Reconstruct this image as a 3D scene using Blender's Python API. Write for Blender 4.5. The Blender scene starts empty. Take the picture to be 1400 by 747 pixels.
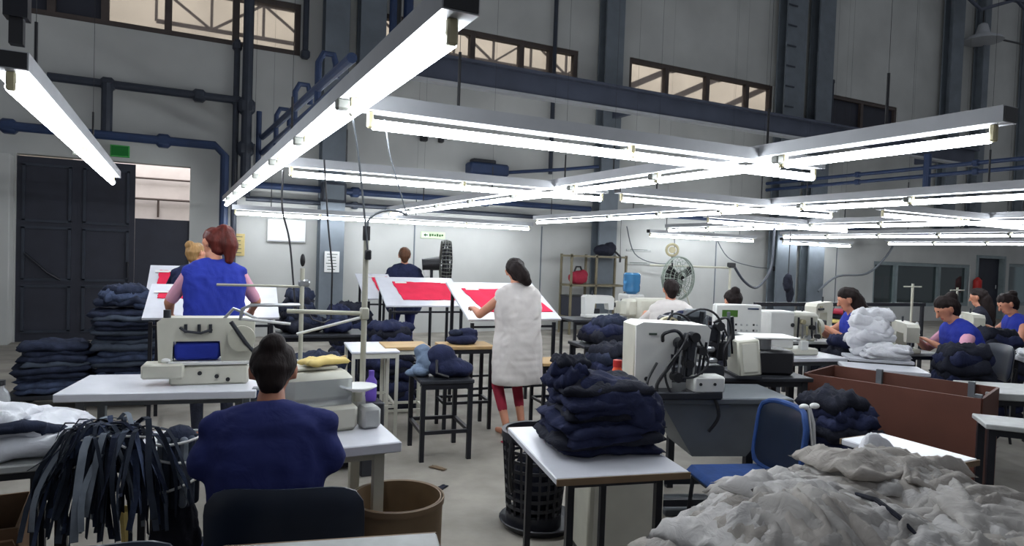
import bpy, bmesh, math, random
import numpy as np
from mathutils import Vector, Matrix, noise

# ------------------------------------------------------------------ camera, world, exposure
scene = bpy.context.scene
C = scene.collection
cam_data = bpy.data.cameras.new('camera')
cam_data.sensor_width = 36.0
cam_data.lens = 36.0 * 910.0 / 1400.0
cam_data.clip_end = 200
cam = bpy.data.objects.new('camera', cam_data)
C.objects.link(cam)
cam.matrix_world = Matrix(((0.89196986, -0.01811376, -0.45173184, 0.0),
                           (-0.45074082, 0.04164453, -0.89168293, 0.0),
                           (0.03496389, 0.99896828, 0.02898106, 1.6),
                           (0, 0, 0, 1)))
scene.camera = cam
world = bpy.data.worlds.new('world')
scene.world = world
world.use_nodes = True
world.node_tree.nodes['Background'].inputs[0].default_value = (0.84, 0.90, 1.0, 1)
world.node_tree.nodes['Background'].inputs[1].default_value = 0.22
TUBE_POWER = 32.0
TUBE_COLOR = (0.90, 0.95, 1.0)
scene.view_settings.view_transform = 'Standard'
scene.view_settings.look = 'None'
scene.view_settings.gamma = 1.0
scene.view_settings.use_curve_mapping = False
scene.view_settings.exposure = 0.0
scene.cycles.use_denoising = True
scene.cycles.max_bounces = 6
# unseen area lamp added as daylight for the bay behind the high windows
def area_light(name, loc, rot, sx, sy, power, color):
    l = bpy.data.lights.new(name, 'AREA'); l.shape = 'RECTANGLE'; l.size = sx; l.size_y = sy
    l.energy = power; l.color = color
    o = bpy.data.objects.new(name, l); C.objects.link(o); o.location = loc; o.rotation_euler = rot
    return o
area_light('neighbour_bay_fill', (9, 14.6, 10.5), (0, 0, 0), 30, 2.5, 1700, (1.0, 0.96, 0.9))

# ------------------------------------------------------------------ materials
def lin(c):
    return tuple(((v/255.0)/12.92 if v/255.0 <= 0.04045 else ((v/255.0+0.055)/1.055)**2.4) for v in c)
MATS = {}
def mat(name, rgb, rough=0.6, metal=0.0, var=0.12, scale=6.0, bump=0.0, bscale=40.0, rgb2=None, emit=0.0, trans=0.0, alpha=1.0, stretch=None, detail=4.0, bdist=0.01, bdistort=0.0, spec=None):
    m = bpy.data.materials.new(name); m.use_nodes = True
    nt = m.node_tree; b = nt.nodes['Principled BSDF']
    c = lin(rgb)
    b.inputs['Roughness'].default_value = rough
    b.inputs['Metallic'].default_value = metal
    b.inputs['Specular IOR Level'].default_value = spec if spec is not None else (0.22 if rough >= 0.85 or name.startswith('hair') else 0.5)
    if trans: b.inputs['Transmission Weight'].default_value = trans
    if alpha < 1: b.inputs['Alpha'].default_value = alpha
    if emit:
        b.inputs['Emission Color'].default_value = (*c, 1); b.inputs['Emission Strength'].default_value = emit
    tc = nt.nodes.new('ShaderNodeTexCoord')
    vec = tc.outputs['Object']
    if stretch:
        mp = nt.nodes.new('ShaderNodeMapping'); mp.inputs['Scale'].default_value = stretch
        nt.links.new(vec, mp.inputs['Vector']); vec = mp.outputs['Vector']
    n = nt.nodes.new('ShaderNodeTexNoise'); n.inputs['Scale'].default_value = scale; n.inputs['Detail'].default_value = detail
    nt.links.new(vec, n.inputs['Vector'])
    r = nt.nodes.new('ShaderNodeValToRGB')
    r.color_ramp.elements[0].position = 0.3; r.color_ramp.elements[1].position = 0.7
    lo = lin(rgb2) if rgb2 else tuple(v*(1-var) for v in c)
    r.color_ramp.elements[0].color = (*lo, 1)
    r.color_ramp.elements[1].color = (*(c if rgb2 else tuple(min(1, v*(1+var)) for v in c)), 1)
    nt.links.new(n.outputs['Fac'], r.inputs['Fac']); nt.links.new(r.outputs['Color'], b.inputs['Base Color'])
    if bump:
        n2 = nt.nodes.new('ShaderNodeTexNoise'); n2.inputs['Scale'].default_value = bscale; n2.inputs['Detail'].default_value = 3; n2.inputs['Distortion'].default_value = bdistort
        nt.links.new(vec, n2.inputs['Vector'])
        bp = nt.nodes.new('ShaderNodeBump'); bp.inputs['Strength'].default_value = bump; bp.inputs['Distance'].default_value = bdist
        nt.links.new(n2.outputs['Fac'], bp.inputs['Height']); nt.links.new(bp.outputs['Normal'], b.inputs['Normal'])
    MATS[name] = m
    return m
mat('wall', (186, 187, 184), 0.85, var=0.10, scale=0.9, bump=0.08, bscale=12)
mat('concrete', (162, 156, 146), 0.7, var=0.0, rgb2=(120, 115, 107), scale=2.4, bump=0.12, bscale=30, detail=9)
mat('column', (104, 112, 120), 0.6, var=0.15, scale=3)
mat('column_low', (132, 142, 144), 0.6, var=0.12, scale=3)
mat('beam', (70, 76, 92), 0.6, var=0.15, scale=2)
mat('pipe_blue', (36, 54, 88), 0.5, var=0.15)
mat('pipe_dark', (44, 50, 62), 0.5, var=0.15)
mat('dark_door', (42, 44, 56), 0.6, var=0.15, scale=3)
mat('housing', (168, 170, 174), 0.45, var=0.06)
mat('black', (28, 28, 32), 0.45, var=0.2)
mat('black_plastic', (34, 35, 42), 0.4, var=0.2)
mat('black_metal', (34, 35, 42), 0.4, metal=0.3, var=0.2)
mat('holder', (168, 160, 128), 0.5, var=0.15)
mat('white_top', (212, 213, 220), 0.28, var=0.05, scale=9)
mat('grey_top', (172, 174, 172), 0.45, var=0.12, scale=14)
mat('edge_brown', (118, 96, 72), 0.6)
mat('wood', (188, 156, 108), 0.55, var=0.2, scale=5, stretch=(1, 9, 1))
mat('cream_metal', (208, 206, 194), 0.4, var=0.06)
mat('cream_tube', (186, 184, 168), 0.45, var=0.1)
mat('machine_white', (214, 214, 210), 0.38, var=0.05)
mat('machine_cream', (196, 194, 180), 0.42, var=0.08)
mat('steel', (168, 170, 172), 0.3, metal=0.8, var=0.1)
mat('grey_metal', (98, 103, 108), 0.5, var=0.12)
mat('dark_metal', (52, 54, 60), 0.45, metal=0.4, var=0.2)
mat('blue_vest', (40, 54, 150), 0.85, var=0.14, scale=7, bump=0.4, bscale=9, bdist=0.02, bdistort=0.8)
mat('blue_vest_shaded', (40, 46, 96), 0.9, var=0.14, scale=7, bump=0.4, bscale=9, bdist=0.02, bdistort=0.8)  # darker vest blue: shade on the front woman's back painted into the colour
mat('navy_cloth', (36, 41, 68), 0.9, var=0.25, scale=9, bump=0.55, bscale=16, bdist=0.02, bdistort=0.9)
mat('dark_cloth', (35, 37, 48), 0.9, var=0.3, scale=9, bump=0.55, bscale=16, bdist=0.02, bdistort=0.9)
mat('denim', (62, 72, 96), 0.9, var=0.35, scale=14, bump=0.55, bscale=16, bdist=0.02, bdistort=0.9)
mat('denim_dark', (40, 46, 64), 0.9, var=0.35, scale=14, bump=0.55, bscale=16, bdist=0.02, bdistort=0.9)
mat('denim_light', (112, 128, 150), 0.9, var=0.25, scale=14, bump=0.55, bscale=16, bdist=0.02, bdistort=0.9)
mat('strip_dark', (44, 50, 62), 0.85, var=0.35, scale=12)
mat('strip_mid', (70, 78, 92), 0.85, var=0.3, scale=12)
mat('strip_light', (128, 136, 146), 0.85, var=0.25, scale=12)
mat('white_cloth', (224, 224, 228), 0.9, var=0.08, scale=6, bump=0.55, bscale=16, bdist=0.02, bdistort=0.9)
mat('grey_cloth', (174, 170, 165), 0.9, var=0.16, scale=5, bump=0.55, bscale=16, bdist=0.02, bdistort=0.9)
mat('grey_cloth_warm', (166, 160, 153), 0.9, var=0.18, scale=5, bump=0.55, bscale=16, bdist=0.02, bdistort=0.9)
mat('grey_cloth_pale', (188, 185, 182), 0.9, var=0.12, scale=5, bump=0.55, bscale=16, bdist=0.02, bdistort=0.9)
mat('tunic', (206, 200, 196), 0.9, var=0.08, scale=5, bump=0.15, bscale=9, bdist=0.02, bdistort=0.8)
mat('red_cloth', (218, 44, 76), 0.85, var=0.1, scale=5, bump=0.15)
mat('maroon', (150, 44, 62), 0.85, var=0.12)
mat('pink_cloth', (214, 158, 178), 0.9, var=0.08)
mat('skin', (198, 136, 108), 0.55, var=0.08, scale=10)
mat('skin_dark', (170, 112, 86), 0.55, var=0.08, scale=10)
mat('lips', (160, 78, 72), 0.5)
mat('hair_dark', (30, 21, 20), 0.7, var=0.3, scale=30, stretch=(1, 1, .2), bump=0.5, bscale=60)
mat('hair_red', (84, 32, 26), 0.5, var=0.35, scale=30, stretch=(1, 1, .2), bump=0.5, bscale=60)
mat('hair_brown', (92, 62, 44), 0.5, var=0.3, scale=30, stretch=(1, 1, .2), bump=0.5, bscale=60)
mat('hair_blond', (150, 116, 74), 0.5, var=0.3, scale=30, stretch=(1, 1, .2), bump=0.5, bscale=60)
mat('eye', (30, 22, 20), 0.2)
mat('cardboard', (128, 98, 72), 0.8, var=0.12, scale=4)
mat('rack_olive', (112, 104, 82), 0.5, var=0.15)
mat('hardboard', (94, 53, 40), 0.65, var=0.14, scale=3)
mat('drum_brown', (120, 98, 72), 0.6, var=0.15)
mat('chair_blue', (32, 66, 124), 0.8, var=0.15, scale=12, bump=0.15)
mat('chair_dark', (24, 34, 52), 0.4, var=0.15)
mat('orange', (230, 92, 52), 0.45)
mat('red_plastic', (190, 44, 40), 0.45)
mat('yellow', (220, 196, 120), 0.6)
mat('purple', (98, 72, 168), 0.6)
mat('green_sign', (60, 150, 70), 0.5)
mat('pale_green', (196, 214, 178), 0.6)
mat('paper', (226, 226, 224), 0.8, var=0.03)
mat('paper_yellow', (206, 186, 128), 0.8, var=0.1)
mat('print_dark', (70, 84, 74), 0.7)
mat('print_green', (52, 92, 46), 0.7)
mat('lcd', (70, 108, 44), 0.3, var=0.05)
mat('jug_blue', (84, 150, 200), 0.15, trans=0.5, var=0.05)
mat('clear_plastic', (225, 230, 235), 0.12, trans=0.75, var=0.02)
mat('bag_plastic', (218, 220, 226), 0.3, var=0.1, scale=9, bump=0.3, bscale=18, bdist=0.02, bdistort=1.2)
mat('glass', (236, 232, 232), 0.05, trans=0.92, var=0.01)
mat('office_glass', (120, 140, 142), 0.06, trans=0.85, var=0.01)
mat('neighbour_wall', (196, 190, 178), 0.9, var=0.12, scale=1.2)
mat('pale_panel', (214, 208, 206), 0.8, var=0.05)
mat('office_frame', (128, 140, 142), 0.5)
mat('window_frame', (74, 64, 60), 0.6)
mat('fan_wire', (150, 160, 150), 0.4, metal=0.5)
mat('fan_grey', (96, 98, 92), 0.5, var=0.2)
def emat(name, color, strength):
    m = bpy.data.materials.new(name); m.use_nodes = True; nt = m.node_tree
    nt.nodes.remove(nt.nodes['Principled BSDF'])
    e = nt.nodes.new('ShaderNodeEmission'); e.inputs[0].default_value = (*color, 1); e.inputs[1].default_value = strength
    nt.links.new(e.outputs[0], nt.nodes['Material Output'].inputs[0]); MATS[name] = m
emat('tube_glow', TUBE_COLOR, TUBE_POWER)
emat('exit_glow', lin((60, 150, 80)), 0.2)

# ------------------------------------------------------------------ mesh helpers
class MB:
    def __init__(s): s.v = []; s.f = []
    def add(s, vs, fs):
        o = len(s.v); s.v += [Vector(v) for v in vs]; s.f += [tuple(i+o for i in f) for f in fs]; return s
    def box(s, c, d, rot=0.0, bev=0.0, tilt=None):
        x, y, z = d[0]/2, d[1]/2, d[2]/2
        b = min(bev, x*.9, y*.9, z*.9)
        vs = []; fs = []
        if b <= 0:
            vs = [(i*x, j*y, k*z) for i in (-1, 1) for j in (-1, 1) for k in (-1, 1)]
            fs = [(0,1,3,2), (4,6,7,5), (0,4,5,1), (2,3,7,6), (0,2,6,4), (1,5,7,3)]
        else:
            idx = {}
            for i in (-1, 1):
                for j in (-1, 1):
                    for k in (-1, 1):
                        for a in range(3):
                            p = [i*(x-b), j*(y-b), k*(z-b)]; p[a] += (i, j, k)[a]*b
                            idx[(i, j, k, a)] = len(vs); vs.append(tuple(p))
            for a in range(3):
                o1, o2 = [(1, 2), (2, 0), (0, 1)][a]
                for sg in (-1, 1):
                    q = []
                    for (m, n) in ((-1, -1), (1, -1), (1, 1), (-1, 1)):
                        t = [0, 0, 0]; t[a] = sg; t[o1] = m; t[o2] = n; q.append(idx[(t[0], t[1], t[2], a)])
                    fs.append(tuple(q if sg > 0 else q[::-1]))
            for a in range(3):
                o1, o2 = [(1, 2), (2, 0), (0, 1)][a]
                for m in (-1, 1):
                    for n in (-1, 1):
                        q = []
                        for (sg, fa) in ((-1, o1), (1, o1), (1, o2), (-1, o2)):
                            t = [0, 0, 0]; t[a] = sg; t[o1] = m; t[o2] = n; q.append(idx[(t[0], t[1], t[2], fa)])
                        fs.append(tuple(q if m*n > 0 else q[::-1]))
            for i in (-1, 1):
                for j in (-1, 1):
                    for k in (-1, 1):
                        q = [idx[(i, j, k, 0)], idx[(i, j, k, 1)], idx[(i, j, k, 2)]]
                        fs.append(tuple(q if i*j*k > 0 else q[::-1]))
        M = Matrix.Rotation(rot, 3, 'Z')
        if tilt: M = M @ Matrix.Rotation(tilt[0], 3, 'X') @ Matrix.Rotation(tilt[1], 3, 'Y')
        return s.add([M @ Vector(v) + Vector(c) for v in vs], fs)
    def tube(s, path, r, n=8, cap=True):
        P = [Vector(p) for p in path]; R = r if isinstance(r, (list, tuple)) else [r]*len(P)
        rings = []; up = None
        for i, p in enumerate(P):
            t = (P[min(i+1, len(P)-1)] - P[max(i-1, 0)])
            t = t.normalized() if t.length > 1e-9 else Vector((0, 0, 1))
            if up is None:
                up = Vector((0, 0, 1)) if abs(t.z) < .9 else Vector((1, 0, 0))
            a = t.cross(up)
            if a.length < 1e-6: a = t.cross(Vector((0.3, 1, .2)))
            a.normalize(); bb = t.cross(a).normalized(); up = a.cross(t)
            rings.append([p + (a*math.cos(2*math.pi*k/n) + bb*math.sin(2*math.pi*k/n))*R[i] for k in range(n)])
        vs = [v for rg in rings for v in rg]; fs = []
        for i in range(len(P)-1):
            for k in range(n):
                fs.append((i*n+k, i*n+(k+1) % n, (i+1)*n+(k+1) % n, (i+1)*n+k))
        if cap:
            fs.append(tuple(range(n))[::-1]); fs.append(tuple((len(P)-1)*n+k for k in range(n)))
        return s.add(vs, fs)
    def cyl(s, p0, p1, r0, r1=None, n=16): return s.tube([p0, p1], [r0, r0 if r1 is None else r1], n)
    def lathe(s, prof, n=24, c=(0, 0, 0), close=False):
        vs = []; fs = []
        for (r, z) in prof:
            for k in range(n):
                a = 2*math.pi*k/n; vs.append((c[0]+r*math.cos(a), c[1]+r*math.sin(a), c[2]+z))
        m = len(prof)
        for i in range(m-1 if not close else m):
            j = (i+1) % m
            for k in range(n): fs.append((i*n+k, i*n+(k+1) % n, j*n+(k+1) % n, j*n+k))
        if not close:
            fs.append(tuple(range(n))[::-1]); fs.append(tuple((m-1)*n+k for k in range(n)))
        return s.add(vs, fs)
    def prism(s, poly, y0, y1):          # poly in XZ, extruded along Y
        n = len(poly); vs = [(x, y0, z) for x, z in poly] + [(x, y1, z) for x, z in poly]
        fs = [tuple(range(n)), tuple(range(2*n-1, n-1, -1))]
        fs += [(i, i+n, (i+1) % n+n, (i+1) % n) for i in range(n)]
        return s.add(vs, fs)
    def ell(s, c, r, nu=14, nv=9, rot=0.0):
        vs = [(0, 0, -r[2])]; fs = []
        for j in range(1, nv):
            ph = -math.pi/2 + math.pi*j/nv
            for k in range(nu):
                a = 2*math.pi*k/nu; vs.append((r[0]*math.cos(ph)*math.cos(a), r[1]*math.cos(ph)*math.sin(a), r[2]*math.sin(ph)))
        vs.append((0, 0, r[2])); t = len(vs)-1
        for k in range(nu):
            fs.append((0, 1+(k+1) % nu, 1+k)); fs.append((t, t-nu+k, t-nu+(k+1) % nu))
        for j in range(nv-2):
            for k in range(nu):
                a = 1+j*nu+k; b = 1+j*nu+(k+1) % nu; fs.append((a, b, b+nu, a+nu))
        M = Matrix.Rotation(rot, 3, 'Z')
        return s.add([M @ Vector(v) + Vector(c) for v in vs], fs)
    def capsule(s, p0, r0, p1, r1, n=10):
        p0 = Vector(p0); p1 = Vector(p1); d = p1-p0; L = d.length
        if L < 1e-6: return s.ell(p0, (r0, r0, r0))
        d /= L; path = []; rad = []
        for a in (-88, -60, -30, 0): path.append(p0 + d*r0*math.sin(math.radians(a))); rad.append(r0*math.cos(math.radians(a)))
        for a in (0, 30, 60, 88): path.append(p1 + d*r1*math.sin(math.radians(a))); rad.append(r1*math.cos(math.radians(a)))
        return s.tube(path, rad, n)
    def mesh(s, name='m'):
        me = bpy.data.meshes.new(name); me.from_pydata([tuple(v) for v in s.v], [], s.f); me.validate(); return me
    def build(s, name, m, parent=None, smooth=True, loc=None):
        me = s.mesh(name)
        bm = bmesh.new(); bm.from_mesh(me); bmesh.ops.recalc_face_normals(bm, faces=bm.faces); bm.to_mesh(me); bm.free()
        return link(name, me, m, parent, smooth, loc)
def link(name, me, m, parent=None, smooth=True, loc=None):
    me.name = name
    if m is not None and len(me.materials) == 0: me.materials.append(MATS[m] if isinstance(m, str) else m)
    if smooth:
        me.shade_smooth(); me.set_sharp_from_angle(angle=0.62)
    o = bpy.data.objects.new(name, me); C.objects.link(o)
    if parent: o.parent = parent
    if loc: o.location = loc
    return o
def share(name, me, parent, loc=(0, 0, 0), rot=(0, 0, 0)):
    o = bpy.data.objects.new(name, me); C.objects.link(o); o.parent = parent; o.location = loc; o.rotation_euler = rot; return o
def tag(o, label, cat, group=None):
    o['label'] = label; o['category'] = cat
    if group: o['group'] = group
    return o
def thing(name, label, cat, loc=(0, 0, 0), rotz=0.0, group=None):
    o = bpy.data.objects.new(name, None); C.objects.link(o); o.empty_display_size = 0.1
    o.location = loc; o.rotation_euler = (0, 0, rotz)
    return tag(o, label, cat, group)
def struct(o, label=None):
    o['kind'] = 'structure'
    if label: o['label'] = label
    return o
def evaluated(ob):
    dg = bpy.context.evaluated_depsgraph_get(); dg.update()
    return bpy.data.meshes.new_from_object(ob.evaluated_get(dg))
def remesh(mb, voxel, smooth=4):
    ob = bpy.data.objects.new('tmp', mb.mesh('tmp')); C.objects.link(ob)
    r = ob.modifiers.new('r', 'REMESH'); r.mode = 'VOXEL'; r.voxel_size = voxel
    if smooth:
        q = ob.modifiers.new('s', 'SMOOTH'); q.factor = 0.5; q.iterations = smooth
    me = evaluated(ob)
    old = ob.data; bpy.data.objects.remove(ob); bpy.data.meshes.remove(old)
    return me
def ridge(p, f, seed=0.0):
    q = Vector((p[0]*f[0]+seed, p[1]*f[1]-seed*.7, p[2]*f[2]+seed*.3))
    a = 1-abs(noise.noise(q))*2.2
    b = 1-abs(noise.noise(q*2.1+Vector((5, 3, 1))))*2.2
    return a*.65+b*.35
def crumple(me, amp, f, seed=0.0, sharp=False):
    n = len(me.vertices); co = np.empty(n*3, 'f'); me.vertices.foreach_get('co', co); no = np.empty(n*3, 'f'); me.vertices.foreach_get('normal', no)
    co = co.reshape(-1, 3); no = no.reshape(-1, 3); d = np.empty(n, 'f'); N = noise.noise; nv = noise.noise_vector
    fx, fy, fz = f; s1, s2, s3 = seed, -seed*.7, seed*.3
    for i, (x, y, z) in enumerate(co.tolist()):
        q = Vector((x*fx+s1, y*fy+s2, z*fz+s3))
        if sharp:
            q = q + nv(q*.45)*1.1
            a = 1-abs(N(q))*2.6; b = 1-abs(N(q*2.3))*2.6
            d[i] = a*.62+b*.38
        else:
            d[i] = .65-.65*2.2*abs(N(q))+.35-.35*2.2*abs(N(q*2.1))
    co += no*(d*amp)[:, None]; me.vertices.foreach_set('co', co.ravel()); me.update()
def lump(name, blobs, m, parent=None, voxel=0.02, amp=0.012, f=(6, 6, 9), seed=0.0, smooth=3, floor=None):
    mb = MB()
    for b in blobs: mb.ell(b[0], b[1], rot=b[2] if len(b) > 2 else 0.0)
    me = remesh(mb, voxel, smooth); crumple(me, amp, f, seed, sharp=True)
    if floor is not None:
        for v in me.vertices: v.co.z = max(v.co.z, floor)
    me.shade_smooth()
    o = link(name, me, m, parent, smooth=False)
    me.shade_smooth()
    return o

# ------------------------------------------------------------------ the setting
WY = 12.3
f_ = MB().box((10, 5, -0.1), (44, 24, 0.2)).build('floor', 'concrete', smooth=False); struct(f_, 'worn grey concrete factory floor')
def holed_wall(name, x0, x1, z0, z1, y0, y1, holes, m):
    xs = sorted({x0, x1, *[h[0] for h in holes], *[h[1] for h in holes]})
    zs = sorted({z0, z1, *[h[2] for h in holes], *[h[3] for h in holes]})
    nx, nz = len(xs), len(zs); vs = []
    for y in (y0, y1):
        for z in zs:
            for x in xs: vs.append((x, y, z))
    N = nx*nz; I = lambda i, j, b: b*N + j*nx + i
    solid = lambda i, j: 0 <= i < nx-1 and 0 <= j < nz-1 and not any(h[0] <= (xs[i]+xs[i+1])/2 <= h[1] and h[2] <= (zs[j]+zs[j+1])/2 <= h[3] for h in holes)
    fs = []
    for i in range(nx-1):
        for j in range(nz-1):
            if not solid(i, j): continue
            fs.append((I(i,j,0), I(i+1,j,0), I(i+1,j+1,0), I(i,j+1,0))); fs.append((I(i,j,1), I(i,j+1,1), I(i+1,j+1,1), I(i+1,j,1)))
            if not solid(i-1, j): fs.append((I(i,j,0), I(i,j+1,0), I(i,j+1,1), I(i,j,1)))
            if not solid(i+1, j): fs.append((I(i+1,j,0), I(i+1,j,1), I(i+1,j+1,1), I(i+1,j+1,0)))
            if not solid(i, j-1): fs.append((I(i,j,0), I(i,j,1), I(i+1,j,1), I(i+1,j,0)))
            if not solid(i, j+1): fs.append((I(i,j+1,0), I(i+1,j+1,0), I(i+1,j+1,1), I(i,j+1,1)))
    return MB().add(vs, fs).build(name, m, smooth=False)
HOLES = [(-2.15, 0.2, 0.0, 2.85), (-2.3, 1.9, 4.95, 5.85), (3.3, 7.65, 5.25, 6.0), (9.0, 13.5, 5.25, 6.1), (15.6, 18.5, 5.3, 6.2),
         (17.8, 22.55, 0.44, 1.75), (22.85, 24.5, 0.0, 2.08), (24.75, 27.5, 0.44, 1.85)]
struct(holed_wall('wall_back', -6, 32, 0, 12.5, WY, WY+0.25, HOLES, 'wall'), 'tall off-white painted back wall of the hall')
struct(MB().box((-2.42, 12.14, 1.4), (0.5, 0.30, 2.8), bev=.01).build('trim_1', 'wall'), 'pale pier left of the dark gate')
struct(MB().box((13, 17.0, 6), (42, 0.2, 12)).build('wall_neighbour', 'neighbour_wall', smooth=False), 'beige wall of the neighbouring bay behind the high windows')
struct(MB().box((13, 14.8, -0.1), (42, 4.4, 0.2)).build('floor_neighbour', 'concrete', smooth=False), 'ground of the neighbouring bay')

# trusses of the neighbouring bay, seen through the high windows
def truss(x0, x1, y, z0, z1, label, step=0.95):
    t = thing('roof_truss', label, 'roof truss', (x0, y, z0), 0, 'trusses behind the high windows')
    h = z1-z0; L = x1-x0; n = max(1, round(L/step)); st = L/n
    MB().box((L/2, 0, 0), (L, .06, .07)).build('bottom_chord', 'window_frame', t, smooth=False)
    MB().box((L/2, 0, h), (L, .06, .07)).build('top_chord', 'window_frame', t, smooth=False)
    vme = MB().box((0, 0, h/2), (.05, .05, h)).mesh('web_post'); vme.materials.append(MATS['window_frame'])
    for i in range(n+1): share('web_post', vme, t, (i*st, 0, 0))
    ln = math.hypot(st, h)
    dme = MB().box((0, 0, 0), (ln, .045, .045)).mesh('web_diagonal'); dme.materials.append(MATS['window_frame'])
    for i in range(n): share('web_diagonal', dme, t, ((i+.5)*st, 0, h/2), (0, (-1 if i % 2 else 1)*math.atan2(h, st), 0))
truss(-0.4, 3.4, 14.4, 5.75, 6.42, 'steel lattice truss behind the upper left window band')
truss(3.6, 9.6, 14.4, 6.1, 6.8, 'steel lattice truss behind the middle window band')
for i, x in enumerate((9.6, 11.2, 12.9, 14.8)):
    b = thing('roof_purlin', ['slanting roof purlin behind the first pane of the right window band', 'slanting roof purlin behind the second pane of the right window band', 'slanting roof purlin behind the third pane of the right window band', 'slanting roof purlin behind the last pane of the right window band'][i], 'purlin', (x, 14.6, 6.4), 0, 'purlins behind the right window band')
    MB().box((0, 0, 0), (2.0, .1, .16), tilt=(0, -.45)).build('purlin_bar', 'window_frame', b, smooth=False)
    MB().box((.95, 0, .45), (.12, .14, .2)).build('purlin_cleat', 'window_frame', b, smooth=False)

# high window bands: frame members and panes each a piece
def window(n, x0, x1, z0, z1, mull, label, glass='glass', fm='window_frame', w=.09, dark=()):
    t = thing('window_%d' % n, label, 'window', (0, WY+.1, 0)); del t['category']; struct(t)
    MB().box(((x0+x1)/2, 0, z0+w/2), (x1-x0, .14, w)).build('sill_bar', fm, t, smooth=False)
    MB().box(((x0+x1)/2, 0, z1-w/2), (x1-x0, .14, w)).build('head_bar', fm, t, smooth=False)
    xs = [x0+w/2] + list(mull) + [x1-w/2]
    for x in xs: MB().box((x, 0, (z0+z1)/2), (w if x in (xs[0], xs[-1]) else w*1.2, .135, z1-z0-2*w)).build('mullion', fm, t, smooth=False)
    for i in range(len(xs)-1):
        MB().box(((xs[i]+xs[i+1])/2, .02, (z0+z1)/2), (xs[i+1]-xs[i]-w, .012, z1-z0-2*w)).build('pane', 'dark_door' if i in dark else glass, t, smooth=False)
    return t
window(1, -2.3, 1.9, 4.95, 5.85, (-1.75, -1.05, -0.17, 0.85), 'upper left window band with dark panes on its left', dark=(0, 1))
window(2, 3.3, 7.65, 5.25, 6.0, (4.3, 5.2, 6.3, 7.0), 'middle high window band above the steel beam')
window(3, 9.0, 13.5, 5.25, 6.1, (10.1, 11.35, 12.65), 'right high window band with four panes')
window(4, 15.6, 18.5, 5.3, 6.2, (17.0,), 'two-pane high window right of the columns', dark=(0, 1))
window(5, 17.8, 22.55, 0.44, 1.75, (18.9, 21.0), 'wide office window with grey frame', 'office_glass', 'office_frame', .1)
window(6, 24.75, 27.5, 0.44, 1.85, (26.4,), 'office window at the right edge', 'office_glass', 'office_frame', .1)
# office behind the glass
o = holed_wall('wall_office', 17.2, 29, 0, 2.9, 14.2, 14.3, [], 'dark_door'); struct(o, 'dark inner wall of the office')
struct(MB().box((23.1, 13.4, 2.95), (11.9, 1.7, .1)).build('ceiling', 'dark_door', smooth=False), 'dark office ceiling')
cab = thing('office_cabinet', 'dark red cabinet behind the wide office window', 'cabinet', (19.9, 13.7, 0))
MB().box((0, 0, .65), (1.6, .5, 1.3), bev=.01).build('body', 'maroon', cab); MB().box((0, -.26, .65), (.02, .02, 1.2)).build('door_gap', 'black', cab)
jg = thing('office_cooler', 'pale water cooler in the left office pane', 'cooler', (18.35, 13.3, 0))
MB().box((0, 0, .45), (.3, .3, .9), bev=.02).build('body', 'paper', jg); MB().lathe([(.10, .9), (.13, .95), (.13, 1.2), (.05, 1.24)]).build('jug', 'jug_blue', jg)
dr = thing('door_2', 'dark office doorway with grey frame', 'door', (23.67, WY+.05, 0)); del dr['category']; struct(dr)
for x in (-.78, .78): MB().box((x, 0, 1.04), (.09, .18, 2.08)).build('door_jamb', 'office_frame', dr, smooth=False)
MB().box((0, 0, 2.03), (1.5, .18, .09)).build('door_head', 'office_frame', dr, smooth=False)
MB().box((0, .1, 1.0), (1.46, .04, 2.0)).build('door_leaf', 'dark_door', dr, smooth=False)
MB().cyl((.55, .05, 1.0), (.55, .05, 1.12), .015).build('door_handle', 'steel', dr)

# loading gate at the left with a gap of daylight above its half leaf
g = thing('door_1', 'dark steel loading gate with panelled leaves', 'gate', (-0.98, WY+.08, 0)); del g['category']; struct(g)
for k, (x0, x1) in enumerate(((-1.17, -.40), (-.39, .38))):
    l = MB().box(((x0+x1)/2, 0, 1.4), (x1-x0+.012, .05, 2.84)).build('gate_leaf', 'dark_door', g, smooth=False)
    for z0, z1 in ((.15, .85), (.95, 1.75), (1.85, 2.7)):
        fr = MB()
        for (cx, cz, w, h) in (((x0+x1)/2, z0, x1-x0-.14, .04), ((x0+x1)/2, z1, x1-x0-.14, .04), (x0+.09, (z0+z1)/2, .04, z1-z0), (x1-.09, (z0+z1)/2, .04, z1-z0)):
            fr.box((cx, -.035, cz), (w, .03, h))
        fr.build('leaf_rib', 'pipe_dark', l, smooth=False)
MB().box((.79, 0, .98), (.80, .05, 1.96)).build('half_leaf', 'dark_door', g, smooth=False)
MB().cyl((.3, -.06, 1.0), (.3, -.06, 1.25), .02).build('gate_handle', 'black_metal', g)
MB().tube([(-1.05, -.08, 1.35), (-.75, -.1, 1.05), (-.6, -.06, .95)], .02).build('gate_bar', 'black_metal', g)
pb = thing('neighbour_building', 'pale panelled building seen through the gap above the half gate leaf', 'building', (0, 14.2, 0))
MB().box((-.35, 0, 2.2), (2.6, .1, 4.4)).build('facade', 'pale_panel', pb, smooth=False)
MB().cyl((-1.4, -.1, 2.38), (.9, -.1, 2.38), .02, n=8).build('facade_pipe', 'window_frame', pb)
MB().cyl((-1.4, -.1, 2.76), (.9, -.1, 2.76), .018, n=8).build('facade_pipe', 'window_frame', pb)
MB().cyl((-.3, -.1, 2.05), (-.3, -.1, 2.38), .018, n=8).build('facade_post', 'window_frame', pb)
area_light('gate_daylight', (-0.3, 13.3, 4.6), (math.radians(-25), 0, 0), 2.4, 1.2, 130, (1.0, 0.94, 0.94))

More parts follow.
